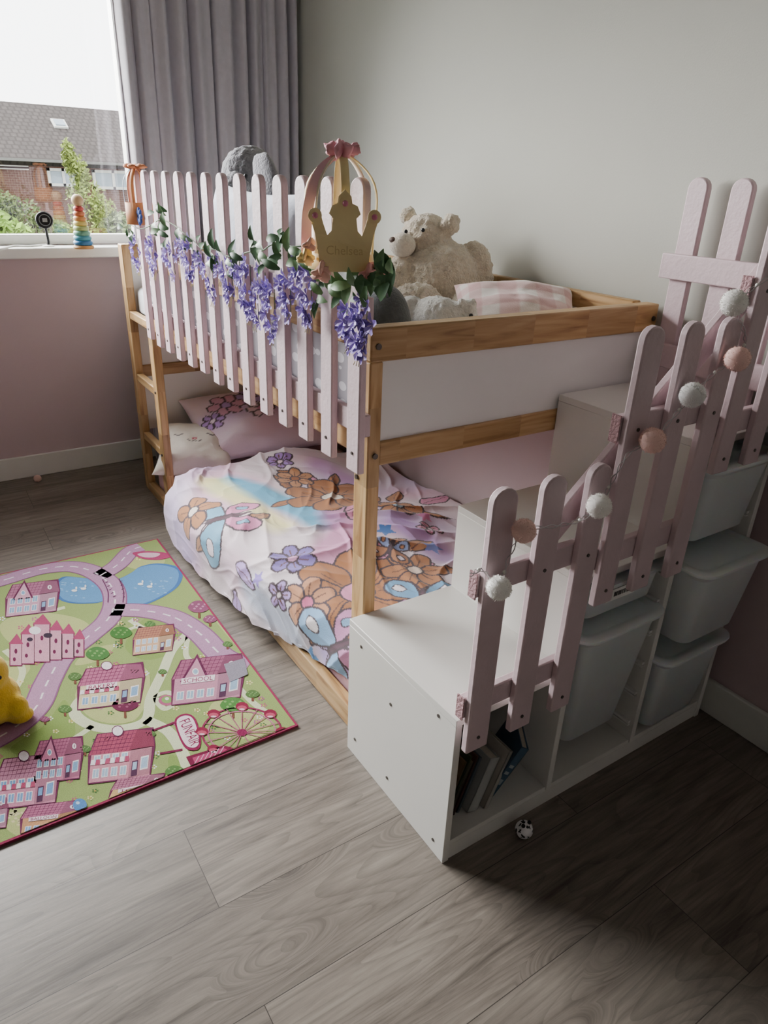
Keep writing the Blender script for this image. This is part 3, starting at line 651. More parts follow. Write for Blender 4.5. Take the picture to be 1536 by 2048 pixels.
def house(cx, cy, w, h, wall, roof, win='7fa7cf', tilt=-.12, l=6, text=None, style=0):
    w *= .92; h *= .94
    def q(u, v): return (cx+u*w+.10*v*h, cy-v*h+tilt*u*w)
    def poly(col, pts, lv): fill(col, [q(*z) for z in pts], lv)
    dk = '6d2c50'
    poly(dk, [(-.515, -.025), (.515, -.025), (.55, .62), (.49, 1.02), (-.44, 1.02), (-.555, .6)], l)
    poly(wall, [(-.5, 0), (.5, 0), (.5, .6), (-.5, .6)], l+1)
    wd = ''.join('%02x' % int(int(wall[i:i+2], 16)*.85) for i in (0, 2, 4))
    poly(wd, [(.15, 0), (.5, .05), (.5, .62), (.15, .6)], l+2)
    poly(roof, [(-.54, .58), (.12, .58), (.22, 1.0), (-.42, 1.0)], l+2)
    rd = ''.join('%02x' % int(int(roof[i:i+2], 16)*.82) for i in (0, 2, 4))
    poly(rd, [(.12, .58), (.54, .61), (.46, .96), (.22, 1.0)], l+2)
    if style == 2:
        poly(dk, [(-.42, .5), (-.2, 1.12), (.02, .5)], l+3); poly(wall, [(-.38, .5), (-.2, 1.02), (-.02, .5)], l+4); c_ = q(-.2, .7); ovl('f3e4ea', c_[0], c_[1], w*.05, h*.08, l+5, 12); ovl(win, c_[0], c_[1], w*.035, h*.055, l+6, 12)
    for k in range(1, 5):
        o_ = .085*k; poly(dk, [(-.54+.024*k, .58+o_), (.12+.02*k, .58+o_), (.12+.02*k, .588+o_), (-.54+.024*k, .588+o_)], l+3)
    for k in range(9): poly(dk, [(-.50+.07*k, .58), (-.495+.07*k, .58), (-.43+.075*k, 1.0), (-.437+.075*k, 1.0)], l+3)
    for row in (0, 1):
        if row == 1 and text: continue
        for k in range(4):
            x = -.45+.15*k; y = .08+.28*row; poly('f0e6ea', [(x, y), (x+.11, y), (x+.11, y+.2), (x, y+.2)], l+3); poly(win, [(x+.012, y+.02), (x+.05, y+.02), (x+.05, y+.18), (x+.012, y+.18)], l+4); poly(win, [(x+.06, y+.02), (x+.098, y+.02), (x+.098, y+.18), (x+.06, y+.18)], l+4)
    poly('54304c', [(.19, .03), (.29, .04), (.29, .36), (.19, .35)], l+3); poly(win, [(.205, .16), (.275, .17), (.275, .33), (.205, .32)], l+4)
    poly('f0e6ea', [(.33, .14), (.46, .16), (.46, .44), (.33, .42)], l+3); poly(win, [(.345, .17), (.445, .19), (.445, .41), (.345, .39)], l+4)
    if style == 1:
        for k in range(8): poly('b9486c' if k % 2 else 'f3e4ea', [(-.5+.08*k, .36), (-.42+.08*k, .36), (-.43+.08*k, .47), (-.49+.08*k, .47)], l+5)
        c_ = q(-.1, 1.02); ovl(dk, c_[0], c_[1], w*.1, h*.12, l+5, 12); ovl('f0dfe6', c_[0], c_[1], w*.085, h*.1, l+6, 12)
    else:
        c_ = q(.33, .78); ovl('f0dfe6', c_[0], c_[1], w*.045, h*.07, l+5, 12); ovl(dk, c_[0], c_[1], w*.01, h*.05, l+6, 6)
    if text: 
        poly('f3dbe4', [(-.4, .44), (.1, .44), (.1, .58), (-.4, .58)], l+5)
        o_ = q(-.37, .46); u_ = q(.07, .46); v_ = q(-.37, .56); rtext('8d1f4d', text, o_, (u_[0]-o_[0], u_[1]-o_[1]), (v_[0]-o_[0], v_[1]-o_[1]), l+6)
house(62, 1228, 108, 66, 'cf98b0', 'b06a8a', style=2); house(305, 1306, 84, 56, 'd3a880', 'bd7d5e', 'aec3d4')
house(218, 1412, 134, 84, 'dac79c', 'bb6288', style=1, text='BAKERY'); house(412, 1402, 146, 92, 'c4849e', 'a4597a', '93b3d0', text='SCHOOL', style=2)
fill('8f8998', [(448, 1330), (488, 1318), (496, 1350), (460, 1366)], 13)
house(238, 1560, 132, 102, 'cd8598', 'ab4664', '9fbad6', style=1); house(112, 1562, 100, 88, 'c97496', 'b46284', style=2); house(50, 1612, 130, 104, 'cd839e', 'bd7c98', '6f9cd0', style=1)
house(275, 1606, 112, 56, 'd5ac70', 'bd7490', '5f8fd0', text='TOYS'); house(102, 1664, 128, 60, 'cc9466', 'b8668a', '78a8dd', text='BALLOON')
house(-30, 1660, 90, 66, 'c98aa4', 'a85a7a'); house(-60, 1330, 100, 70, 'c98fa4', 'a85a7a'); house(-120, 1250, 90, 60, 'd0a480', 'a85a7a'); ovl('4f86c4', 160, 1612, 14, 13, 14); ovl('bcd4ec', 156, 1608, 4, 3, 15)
for (x, w, h) in ((32, 22, 46), (56, 24, 62), (84, 30, 78), (112, 22, 62), (136, 22, 52), (158, 18, 38)):
    yb = 1330-(x-40)*.14
    fill('7c2850', [(x-w/2-2, yb+2), (x+w/2+2, yb+2), (x+w/2+2, yb-h), (x-w/2-2, yb-h)], 6)
    fill('d296ac', [(x-w/2, yb), (x+w/2, yb), (x+w/2, yb-h+2), (x-w/2, yb-h+2)], 7)
    fill('ab4068', [(x-w/2-4, yb-h+4), (x+w/2+4, yb-h+4), (x+2, yb-h-17)], 8)
    ovl('6b2347', x, yb-h*.6, 3, 5, 8); ovl('6b2347', x-3, yb-h*.25, 3, 4, 8)
ovl('efe6ee', 70, 1262, 12, 8, 9); ovl('3c2f3e', 96, 1272, 9, 5, 9); ovl('3c2f3e', 60, 1280, 6, 4, 9)
TR = [(195, 1310, 24, '4a7f3e', '78a65a'), (242, 1268, 22, '447a36', '6e9a50'), (466, 1412, 26, '4f8a3e', '80ac60'), (250, 1412, 26, '6f2848', '95506a'), (398, 1216, 22, '8c4a6c', 'c480a2'), (350, 1545, 20, '55803f', '80a660'), (120, 1190, 12, '4f7a3e', '7fa35a'), (140, 1140, 16, 'b9ab5a', 'd2ca80'), (25, 1395, 20, '557a3f', '80a660'),
      (270, 1345, 12, '557a3f', '80a660'), (150, 1355, 14, '557a3f', '80a660'), (325, 1345, 9, '557a3f', '80a660'), (420, 1240, 14, '8c4a6c', 'c480a2'), (300, 1250, 11, '4f7a3e', '7fa35a'), (215, 1480, 12, '4f7a3e', '7fa35a'), (170, 1500, 13, '557a3f', '80a660'), (505, 1390, 14, '557a3f', '80a660'), (330, 1575, 11, '557a3f', '80a660'), (130, 1420, 14, '557a3f', '80a660'), (90, 1440, 10, '8c4a6c', 'c480a2'), (300, 1470, 12, '557a3f', '80a660'), (455, 1290, 10, '557a3f', '80a660')]
for (x, y, s_, c1, c2) in TR:
    if (x, y) in ((120, 1190), (140, 1140)): continue
    fill('7a4a3a', [(x-2, y), (x+2, y), (x+3, y+s_*.95), (x-2, y+s_*.95)], 6)
    blob(c1, [(x-s_, y), (x-s_*.6, y-s_*.5), (x, y-s_*.65), (x+s_*.7, y-s_*.45), (x+s_, y), (x+s_*.4, y+s_*.4), (x-s_*.5, y+s_*.4)], 7)
    for k in range(7): ovl(c2, x-s_*.6+k*s_*.19, y-s_*.1+((k*5) % 3-1)*s_*.2, s_*.12, s_*.08, 8, 8)
rnd = random.Random(5)
for k in range(230):
    x = rnd.uniform(-120, 540); y = rnd.uniform(1115, 1640); c = rnd.choice(['e8e0a0', 'c4557c', 'f0f0f0', 'b95a93', '4d7840', 'e8e0a0', '4d7840'])
    w_ = P(x, y, Z=0)
    if w_.x > RX1-.04 or w_.y < RYa+.04 or w_.y > RYb-.04 or (100 < x < 370 and 1120 < y < 1215): continue
    for j in range(5): ovl(c, x+5*math.cos(j*1.256), y+3*math.sin(j*1.256), 2.2, 1.4, 2.5, 6)
    ovl('d8b24a', x, y, 1.8, 1.2, 2.8, 6)
stroke('7a2047', [(365, 1500), (320, 1508)], .008, 6, False); stroke('7a2047', [(352, 1445), (305, 1462)], .008, 6, False)
blob('8d1f4d', [(350, 1440), (372, 1428), (392, 1440), (402, 1480), (396, 1500), (372, 1498), (356, 1470)], 7); blob('f0d3de', [(354, 1442), (372, 1432), (388, 1442), (398, 1480), (392, 1495), (374, 1493), (360, 1470)], 8)
rtext('8d1f4d', 'FUNFAIR', (358, 1444), (24, 50), (20, -8), 9)
fc = (484, 1466); fr = (80, 50)
ring_ = [(fc[0]+fr[0]*math.cos(a), fc[1]+fr[1]*math.sin(a)) for a in np.linspace(0, 2*PI, 17)[:-1]]
stroke('8d2a50', ring_, .006, 7, True, True); stroke('c07090', [(fc[0]+(q[0]-fc[0])*.85, fc[1]+(q[1]-fc[1])*.85) for q in ring_], .004, 7, True, True)
for k in range(0, 16):
    stroke('b05a7c', [fc, ring_[k]], .003, 8, False)
    if k % 2 == 0: ovl('8d2040', ring_[k][0], ring_[k][1]-2, 13, 9, 9, 10); ovl('c44a66', ring_[k][0], ring_[k][1]+1, 10, 5, 10, 8); ovl('f1c0d0', ring_[k][0], ring_[k][1]+4, 6, 2, 11, 8)
ovl('8d2050', fc[0], fc[1], 10, 7, 9)
fill('7a1d40', [(372, 1515), (448, 1492), (470, 1500), (385, 1540)], 9); fill('b83a6a', [(385, 1517), (446, 1497), (455, 1501), (392, 1532)], 10)
for k in range(6): stroke('e0a0b8', [(390+10*k, 1530-4*k), (398+10*k, 1514-4*k)], .003, 11, False)
blob('b03a68', [(265, 1107), (290, 1103), (325, 1105), (345, 1112), (320, 1120), (285, 1118)], 6); blob('d9b0c0', [(275, 1109), (295, 1106), (320, 1108), (310, 1115), (288, 1115)], 7)
o = rg.obj('play_rug', rm, smooth=0, recalc=False)
tag(o, 'colourful play rug printed with pink roads, shops and a blue lake', 'rug')

# ------------------------------------------------------------------ duvet
def lerp(tab, x):
    xs, ys = zip(*tab); return float(np.interp(x, xs, ys))
eX = [(.07, .095), (.25, .06), (.6, -.005), (.95, -.045), (1.3, -.07), (1.45, -.045), (1.6, .12)]
bZ = [(.07, .125), (.3, .09), (.7, .05), (1.1, .03), (1.35, .03), (1.6, .1)]
R_ = .11; YE = 1.62
def duv(sx, v):
    y = .075+v*(YE-.075)
    e = lerp(eX, y); zt = .282; zb_ = lerp(bZ, y); vert = max(0, zt-R_-zb_)
    arc = R_*PI/2; flat = (.985-(e+R_))
    s = sx
    if s < vert: q = Vector((e, y, zb_+s)); n = Vector((-1, 0, 0)); ux = e+R_-arc-(vert-s)
    elif s < vert+arc:
        a = (s-vert)/R_; q = Vector((e+R_-R_*math.cos(a), y, zt-R_+R_*math.sin(a))); n = Vector((-math.cos(a), 0, math.sin(a))); ux = e+R_-arc+(s-vert)
    else: x = e+R_+(s-vert-arc); q = Vector((x, y, zt)); n = Vector((0, 0, 1)); ux = x
    return q, n, ux, vert+arc+flat
NU, NV = 340, 410
V = []; UV = []
for j in range(NV+1):
    v = j/NV; L_ = duv(0, v)[3]
    for i in range(NU+1):
        q, n, ux, _ = duv(L_*i/NU, v); X, Yy = ux, q.y
        big = noise.noise((X*3.0, Yy*2.4, 1.3))*.045
        wx = X+.10*noise.noise((X*3, Yy*3, 7)); wy = Yy+.10*noise.noise((X*3, Yy*3, 17))
        m1 = sm(-.3, .25, noise.noise((X*2.2, Yy*2.2, 31))); m2 = sm(-.3, .25, noise.noise((X*2.2, Yy*2.2, 41)))
        r1 = max(0, 1-abs(noise.noise(((wx*.6+wy)*5.5, (wx-wy*.6)*1.5, 3.)))*3.6)
        r2 = max(0, 1-abs(noise.noise(((wx-wy*.5)*7.0, (wx*.5+wy)*2.0, 9.)))*3.8)
        r3 = max(0, 1-abs(noise.noise(((wx+wy*.2)*13, (wy-wx*.2)*6, 19.)))*4)
        fine = noise.noise((wx*16, wy*9, 2))*.003
        d = big+.017*m1*r1**1.6+.012*m2*r2**1.6+.003*r3**1.4+fine
        wall = .06*sm(.55, 1.0, q.x)
        ed = sm(YE+.005, YE-.13, Yy); 
        q = q+n*d*(.4+.6*ed)
        q.z -= wall*sm(0, .2, q.z-.1)
        if q.z > .175: q.z = .175+(q.z-.175)*(.1+.9*math.sqrt(max(ed, 0)))
        if i < 4: q.z += .006*math.sin(Yy*40)
        if q.x > BX-.005 and q.x < BX+TW+.02 and q.z < .09 and Yy > .06: q.z = max(q.z, .085)
        if q.y < TY+.02 and q.x < BX+TW+.03: q.x = max(q.x, BX+.01)
        V.append(tuple(q)); UV.append((ux, Yy))
pt = Paint(UV)
def dbase(p):
    out = np.zeros((len(p), 3)); a = np.array(hx('e8dae2')[:3]); b = np.array(hx('dfb8ce')[:3]); c = np.array(hx('c0addb')[:3])
    for k, (x, y) in enumerate(p):
        n1 = noise.noise((x*3, y*3, 4)); n2 = noise.noise((x*2.5, y*2.5, 14))
        q = a+(b-a)*sm(-.1, .4, n1); q = q+(c-q)*sm(.05, .5, n2)*.75; out[k] = q
    return out
pt.base(dbase)
def W2(px, py, z=.285): q = P(px, py, Z=z); return (q.x, q.y)
pt.stroke([W2(455, 965), W2(520, 985), W2(590, 1010), W2(650, 1050)], .05, '58acd0', .05, .95)
pt.stroke([W2(420, 960), W2(500, 1010), W2(560, 1055)], .025, 'e8e29a', .05, .85)
pt.stroke([W2(680, 1030), W2(700, 1070), W2(660, 1110)], .05, 'd87cb8', .06, .7)
pt.stroke([W2(640, 930), W2(700, 945)], .03, 'c78fd0', .06, .7)
pt.stroke([W2(450, 1130), W2(520, 1200)], .03, 'a8c7e6', .07, .6)
pt.stroke([W2(600, 1250), W2(690, 1300)], .04, 'ab90dc', .07, .7)
pt.stroke([W2(800, 1050), W2(880, 1100)], .04, 'b98fdc', .06, .7)
def tf(c, s, a, pts): 
    ca, sa = math.cos(a), math.sin(a); return [(c[0]+s*(x*ca-y*sa), c[1]+s*(x*sa+y*ca)) for x, y in pts]
def butterfly(c, s, a, c1, c2, c3):
    for m_ in (1, -1):
        pt.shape(tf(c, s, a, [(.05*m_, -.02), (.45*m_, -.1), (.75*m_, -.4), (.6*m_, -.8), (.3*m_, -.7), (.1*m_, -.3)]), c2)
        pt.shape(tf(c, s, a, [(.05*m_, .05), (.25*m_, .75), (.75*m_, .95), (1.0*m_, .6), (.8*m_, .15), (.3*m_, -.02)]), c1)
        pt.shape(tf(c, s, a, [(.4*m_, .45), (.6*m_, .7), (.8*m_, .55), (.6*m_, .35)]), c3, lw=.0025)
        pt.shape(tf(c, s, a, [(.35*m_, -.3), (.5*m_, -.3), (.5*m_, -.55), (.35*m_, -.5)]), c1, lw=.0025)
    pt.shape(tf(c, s, a, [(.06, .3), (-.06, .3), (-.05, -.5), (.05, -.5)]), '5d4250')
    for m_ in (1, -1): pt.stroke(tf(c, s, a, [(0, .3), (.12*m_, .6), (.25*m_, .68)]), .0026, '4a3a44')
def flower(c, s, a, c1, c2, n=6):
    for k in range(n):
        b = a+2*PI*k/n; pt.shape(tf(c, s, b, [(.15, 0), (.5, .32), (.95, .25), (1.05, 0), (.95, -.25), (.5, -.32)]), c1)
        pt.stroke(tf(c, s, b, [(.3, 0), (.7, .02)]), .0024, '6b4a40')
    pt.shape(tf(c, s, a, [(.25*math.cos(t_), .25*math.sin(t_)) for t_ in np.linspace(0, 2*PI, 9)[:-1]]), c2)
def leafp(c, s, a, col):
    pt.shape(tf(c, s, a, [(0, 0), (.35, .3), (1, .1), (1.3, -.1), (.8, -.3), (.3, -.2)]), col); pt.stroke(tf(c, s, a, [(.1, 0), (.6, .02), (1.1, -.05)]), .002, '6b4a50')
def star(c, s, a, col):
    q = [(s*(1 if k % 2 == 0 else .45)*math.cos(a+k*PI/5)+c[0], s*(1 if k % 2 == 0 else .45)*math.sin(a+k*PI/5)+c[1]) for k in range(10)]; pt.fill(q, col)
TAN = 'ab7248'
rnd = random.Random(9)
for (px0, py0, sp, n_, cols) in ((660, 985, .20, 9, ('a86f47', 'c08a62', 'd98fb2', '8a5a3c')), (705, 1180, .24, 10, ('a86f47', 'bd855c', 'd98fb2', '7fb0d4')), (830, 1150, .16, 6, ('a86f47', 'c08a62', 'b79adb', 'd98fb2')), (450, 1075, .16, 5, ('7fb5d4', 'd98fb2', 'c08a62', 'b79adb')), (795, 1010, .13, 5, ('b07a52', 'c9a0d8', 'd98fb2'))):
    c0 = W2(px0, py0)
    for k in range(n_):
        a = rnd.uniform(0, 2*PI); rr = sp*rnd.uniform(.5, 1.1); leafp((c0[0]+rr*math.cos(a), c0[1]+rr*math.sin(a)), rnd.uniform(.09, .14), a+rnd.uniform(-.8, .8), rnd.choice(cols))
flower(W2(665, 985), .19, .5, TAN, 'eadfcf', 7); flower(W2(590, 950), .08, .1, 'c08a62', 'a0623c', 6); flower(W2(715, 1180), .22, .3, TAN, 'dd90b4', 8)
flower(W2(830, 1140), .11, .7, 'b47c54', 'efd9c8', 6); flower(W2(605, 1185), .10, .7, 'c48c68', 'd9709c', 6)
butterfly(W2(450, 1075, .2), .17, 1.2, '7cb2d2', 'd585b0', 'f0e4ef'); flower(W2(385, 1050, .2), .11, .9, 'b67e54', 'efe3d8', 5)
butterfly(W2(845, 1200), .12, -.6, '77a8d0', 'c98abd', 'f2e9f1'); flower(W2(585, 1115), .08, .2, '8a78c2', 'd79cc6', 6)
flower(W2(795, 1010), .10, .5, 'b9825a', 'b6d3e6', 6); butterfly(W2(640, 1250), .15, .9, '90b8e0', 'd092c0', 'f4edf2')
flower(W2(560, 925), .06, .2, 'a682c8', 'efd0e0', 6); butterfly(W2(780, 1105), .08, 2.3, 'b67e5a', '92a4d4', 'f0e0ee')
flower(W2(540, 1160), .05, .3, 'b79adb', 'f0e0e8', 5); flower(W2(860, 1050), .05, .3, 'd98fb2', 'f0e0e8', 5)
star(W2(770, 1070), .045, .4, '5080c8'); star(W2(865, 1090), .045, .9, '7c8cd4'); star(W2(530, 1235), .04, .1, '72a2da'); star(W2(850, 1030), .035, .1, 'd98cbc'); star(W2(500, 1130), .035, .1, '9880d4')
g = G(); g.v = V; g.f = [(j*(NU+1)+i, j*(NU+1)+i+1, (j+1)*(NU+1)+i+1, (j+1)*(NU+1)+i) for j in range(NV) for i in range(NU)]; g.m = [0]*len(g.f); g.c = pt.rgba()
o = g.obj('duvet', painted('printed_cotton'), smooth=180, recalc=False)
tag(o, 'crumpled pastel duvet printed with butterflies and flowers on lower bunk', 'duvet')

# ------------------------------------------------------------------ pillows
def pillow(name, c, size, R, mats, label, cat, paint=None, base=None, n=48, sag=.09, lump=.012, group=None, pw=2.3):
    w, h, t = size; c = Vector(c); V = []; UVp = []
    for sgn in (1, -1):
        for j in range(n+1):
            for i in range(n+1):
                u, v = math.sin((2*i/n-1)*PI/2), math.sin((2*j/n-1)*PI/2)
                th = (max(0, 1-abs(u)**pw))**.5*(max(0, 1-abs(v)**pw))**.5
                x = u*w/2*(1-sag*(1-v*v)*abs(u)**2); y = v*h/2*(1-sag*(1-u*u)*abs(v)**2)
                z = sgn*(t/2*th)+lump*noise.noise((u*2+c.x*9, v*2+c.y*7, sgn))*th
                z += .3*lump*noise.noise((u*6, v*6, 3))*th
                z += .012*noise.noise((u*1.5+c.y*3, v*1.5, 8))
                V.append(tuple(c+R@Vector((x, y, z)))); UVp.append((u, v))
    g = G(); N = (n+1)**2; g.v = V
    for k in range(2):
        for j in range(n):
            for i in range(n):
                q = (k*N+j*(n+1)+i, k*N+j*(n+1)+i+1, k*N+(j+1)*(n+1)+i+1, k*N+(j+1)*(n+1)+i); g.f.append(q if k == 0 else q[::-1])
    g.m = [0]*len(g.f)
    if paint:
        p_ = Paint(UVp); p_.base(lambda a: np.tile(np.array(hx(base)[:3]), (len(a), 1))); paint(p_); g.c = p_.rgba()
    o = g.obj(name, mats, smooth=180, recalc=False); return tag(o, label, cat, group)
def basis(xa, ya):
    xa = Vector(xa).normalized(); ya = Vector(ya); ya = (ya-xa*ya.dot(xa)).normalized(); za = xa.cross(ya)
    return Matrix((xa, ya, za)).transposed()
def pp(p_):
    p_.stroke([(-1, -.2), (-.2, .1), (.6, -.3)], .1, 'd6bce2', .3, .8); p_.stroke([(0, -.5), (.9, -.6)], .1, 'f0cfe0', .3, .8)
    def fl(cx, cy, r, c1, c2, n=6):
        for k in range(n):
            b = 2*PI*k/n; p_.shape([(cx+r*(x*math.cos(b)-y*math.sin(b)), cy+1.3*r*(x*math.sin(b)+y*math.cos(b))) for x, y in [(.15, 0), (.5, .32), (.95, .25), (1.05, 0), (.95, -.25), (.5, -.32)]], c1, lw=.014)
        p_.shape([(cx+.28*r*math.cos(a), cy+.36*r*math.sin(a)) for a in np.linspace(0, 2*PI, 8)[:-1]], c2, lw=.01)
    fl(-.45, .30, .28, 'e6b0cc', 'c9a6e0'); fl(-.02, .50, .25, 'c0a8e2', 'f0d8e4'); fl(.40, .30, .27, 'e9bcd2', 'b9a9da'); fl(.0, -.02, .20, 'f2d6e2', 'd58fb4'); fl(.70, -.05, .2, 'bc98d8', 'f0e0ec'); fl(-.75, -.1, .18, 'bc98d8', 'f0e0ec')
c = P(515, 872, Y=1.86); pillow('pillow', (c.x, 1.85, .335), (.68, .42, .20), basis((1, -.06, .0), (0, .84, .44)), painted('printed_cotton'), 'lilac printed pillow leaning against the far end of the lower bunk', 'pillow', pp, 'f4e2f0', n=90)
def cat(p_):
    K = '4b4148'
    for m_ in (1, -1):
        p_.stroke([(.42*m_-.1, .12), (.42*m_, .06), (.42*m_+.1, .12)], .018, K)
        for a in (-.08, 0, .08): p_.stroke([(.62*m_, -.1+a), (.85*m_, -.12+a*2.2)], .013, K)
        p_.stroke([(0, -.1), (.08*m_, -.18), (.16*m_, -.12)], .013, K)
    p_.stroke([(-.05, -.02), (.05, -.08)], .016, 'c2566b'); p_.stroke([(.05, -.02), (-.05, -.08)], .016, 'c2566b')
    p_.stroke([(.35, .3), (.62, .0)], .012, 'd5a9b4')
c = P(388, 903, Y=1.80); pillow('cat_pillow', (c.x+.01, 1.80, .265), (.37, .34, .17), basis((1, -.45, -.04), (.36, .82, .40)), painted('printed_cotton'), 'small cream pillow with stitched cat face beside the ladder', 'pillow', cat, 'ece5da', n=80, pw=2.1, sag=.14)
pillow('pillow', (BX+.16, 1.02, 1.20), (.70, .44, .13), basis((0, 1, .03), (.15, 0, 1)), M('blue_white_pillow', 'd2d8e6', .9, .05, 10, .2, 60, sheen=.2), 'pale blue pillow standing behind the pickets beside the elephant', 'pillow')
qc = P(772, 572, X=.25); g = G(); g.ell((qc.x, qc.y, 1.10), (.062, .085, .112), 40, 28, bump=.22, bs=7)
tag(g.obj('cushion', M('slate_cushion', '565d61', .95, .12, 40, .4, 200, sheen=.3), smooth=180), 'dark grey cushion standing between the near pickets and the bear', 'cushion')
def chk(p_):
    x = p_.p; u = np.arcsin(np.clip(x, -1, 1))/(PI/2)
    a_ = np.floor((u[:, 0]+1)*5) % 2 == 0; b_ = np.floor((u[:, 1]+1)*5) % 2 == 0
    p_.c[a_ ^ b_] = np.array(hx('e8cac8')[:3]); p_.c[a_ & b_] = np.array(hx('dbb2b2')[:3])
pillow('pillow', (.765, .315, 1.09), (.38, .34, .15), basis((.80, -.60, 0), (.60, .80, .36)), painted('printed_cotton'), 'pink and white checked pillow in the near corner of the upper bunk', 'pillow', chk, 'f2e9e4', n=80)

# ------------------------------------------------------------------ plush toys
bearm = M('bear_fur', 'e8dac4', .95, .10, 90, .9, 160, sheen=.5); bearl = M('bear_light', 'efe4d3', .95, .1, 90, .7, 160, sheen=.5)
bc = P(885, 575, X=.76)
bear = thing('teddy_bear', (bc.x, bc.y, MT), 'large beige teddy bear slumped on the upper bunk by the wall', 'plush toy')
g = G()
def E(px, py, X, r, **k): return g.ell(P(px, py, X=X), r, 18, 12, **k)
E(880, 566, .80, (.145, .15, .142)); E(944, 560, .90, (.055, .09, .13)); E(852, 478, .78, (.092, .09, .082)); E(902, 448, .82, (.034, .024, .036)); E(818, 432, .80, (.032, .024, .032))
E(800, 556, .66, (.055, .06, .09), R=Matrix.Rotation(.4, 3, 'Y')); E(832, 606, .60, (.09, .085, .062)); E(955, 618, .80, (.09, .10, .07))
fuse(g.obj('body', bearm, bear, smooth=180), .008, 2, .022, .016)
g = G(); E(805, 490, .66, (.044, .046, .040)); g.obj('muzzle', bearl, bear, smooth=180)
g = G(); E(786, 480, .625, (.012, .016, .010)); g.obj('nose', M('nose_brown', '5f4a3e', .6), bear, smooth=180)
for q in ((812, 463), (846, 460)): g = G(); E(q[0], q[1], .665, .0065); g.obj('eye', black, bear, smooth=180)
g = G(); w0 = P(875, 632, X=.50)
wt = thing('white_plush', (w0.x, w0.y, MT), 'small white fluffy plush lying in front of the bear', 'plush toy')
g.ell(w0, (.07, .09, .055)).ell(w0+Vector((.05, -.06, .01)), .04).ell(w0+Vector((-.05, .07, .01)), .04).ell(w0+Vector((.07, -.07, .045)), .013).ell(w0+Vector((.03, -.07, .047)), .013)
fuse(g.obj('body', M('white_fur', 'eae8e2', .95, .1, 60, .8, 150, sheen=.5), wt, smooth=180), .008, 3, .014, .012)
g = G(); g.ell(w0+Vector((.04, -.102, .015)), .006); g.obj('nose', black, wt)
elm = M('elephant_plush', '85858c', .95, .18, 60, .7, 130, sheen=.5)
e1_ = P(505, 365, X=.40); el = thing('elephant_plush', (e1_.x, e1_.y, MT), 'grey elephant plush sitting behind the picket fence by the curtain', 'plush toy')
g = G(); E(500, 355, .42, (.11, .10, .11)); E(508, 420, .44, (.12, .12, .12)); g.ell((P(508, 480, X=.44).x, P(508, 480, X=.44).y, 1.10), (.14, .14, .115))
tk = [P(*q, X=x) for q, x in (((478, 360), .34), ((462, 385), .30), ((456, 420), .28), ((462, 455), .27), ((472, 478), .26))]
g.tube([tk[0]]+tk[1:], [.05, .04, .034, .028, .024], 10)
for (q, x) in (((475, 470), .28), ((545, 475), .36)): E(q[0], q[1], x, (.045, .045, .10))
fuse(g.obj('body', elm, el, smooth=180), .008, 3, .014, .02)
for (q, X_, r_, an) in (((530, 365), .36, (.022, .06, .105), -.35), ((468, 352), .40, (.022, .045, .09), .3)):
    g = G(); E(q[0], q[1], X_, r_, R=Matrix.Rotation(an, 3, 'X')@Matrix.Rotation(.25, 3, 'Z'), bump=.2, bs=15); g.obj('ear', elm, el, smooth=180)
g = G(); E(492, 352, .312, .008); g.obj('eye', black, el)

y0 = P(-5, 1440, Z=.0)
yp = thing('yellow_plush', (y0.x, y0.y, .012), 'round bright yellow plush toy at the left edge of the rug', 'plush toy')
g = G(); ym = M('yellow_plush_fur', 'efc92a', .9, .06, 60, .4, 200, sheen=.4)
g.ell(y0+Vector((0, 0, .075)), (.075, .075, .075)).ell(y0+Vector((-.01, .0, .165)), (.068, .068, .065)).ell(y0+Vector((.0, .0, .235)), (.014, .014, .03)).ell(y0+Vector((.055, -.05, .06)), (.03, .03, .04)).ell(y0+Vector((.06, -.045, .025)), (.035, .03, .02)).ell(y0+Vector((-.05, -.06, .025)), (.035, .03, .02))
fuse(g.obj('body', ym, yp, smooth=180), .007, 4)
g = G(); g.ell(y0+Vector((.0, -.068, .165)), (.018, .018, .01)); g.obj('beak', M('orange_felt', 'd0722a', .9), yp, smooth=180)
g = G(); g.ell(y0+Vector((.03, -.058, .18)), .006); g.obj('eye', black, yp)
g = G(); g.ell(y0+Vector((-.03, -.063, .18)), .006); g.obj('eye', black, yp)

# ------------------------------------------------------------------ pompoms
def pom(g, c, r, mi=0, n=1400):
    c = Vector(c); g.ell(c, r*.96, 28, 18, mi=mi, bump=.10, bs=220)
    for k in range(n):
        d = Vector((random.gauss(0, 1), random.gauss(0, 1), random.gauss(0, 1))).normalized(); a = d.orthogonal().normalized()*r*.018; a = Matrix.Rotation(random.random()*6, 3, d)@a
        e = c+d*r*random.uniform(.98, 1.07)+Vector((random.uniform(-1, 1), random.uniform(-1, 1), random.uniform(-1, 1)))*r*.06
        b = c+d*r*.9; g.add([b-a, b+a, e+a*.6, e-a*.6], [(0, 1, 2, 3)], mi)
pomw = M('pompom_white', 'fffbf7', .95, .03, 40); pomp = M('pompom_pink', 'f8d3cb', .95, .04, 40); pomg = M('pompom_grey', 'f0efee', .95, .04, 40)
GY = SY-.030
pgr = P(1198, 1012, Y=SY-.03)
pg = thing('pompom_garland', pgr, 'string garland of white and pink pompoms draped along the stair pickets', 'garland')
path = [(940, 1150), (965, 1140), (998, 1168), (1020, 1110), (1048, 1062), (1110, 1052), (1160, 1040), (1198, 1012), (1225, 960), (1260, 905), (1305, 880), (1350, 830), (1385, 790), (1430, 745), (1475, 718), (1490, 680), (1480, 640), (1470, 605), (1500, 580), (1560, 540)]
pw_ = [P(a, b, Y=GY+.012) for a, b in path]
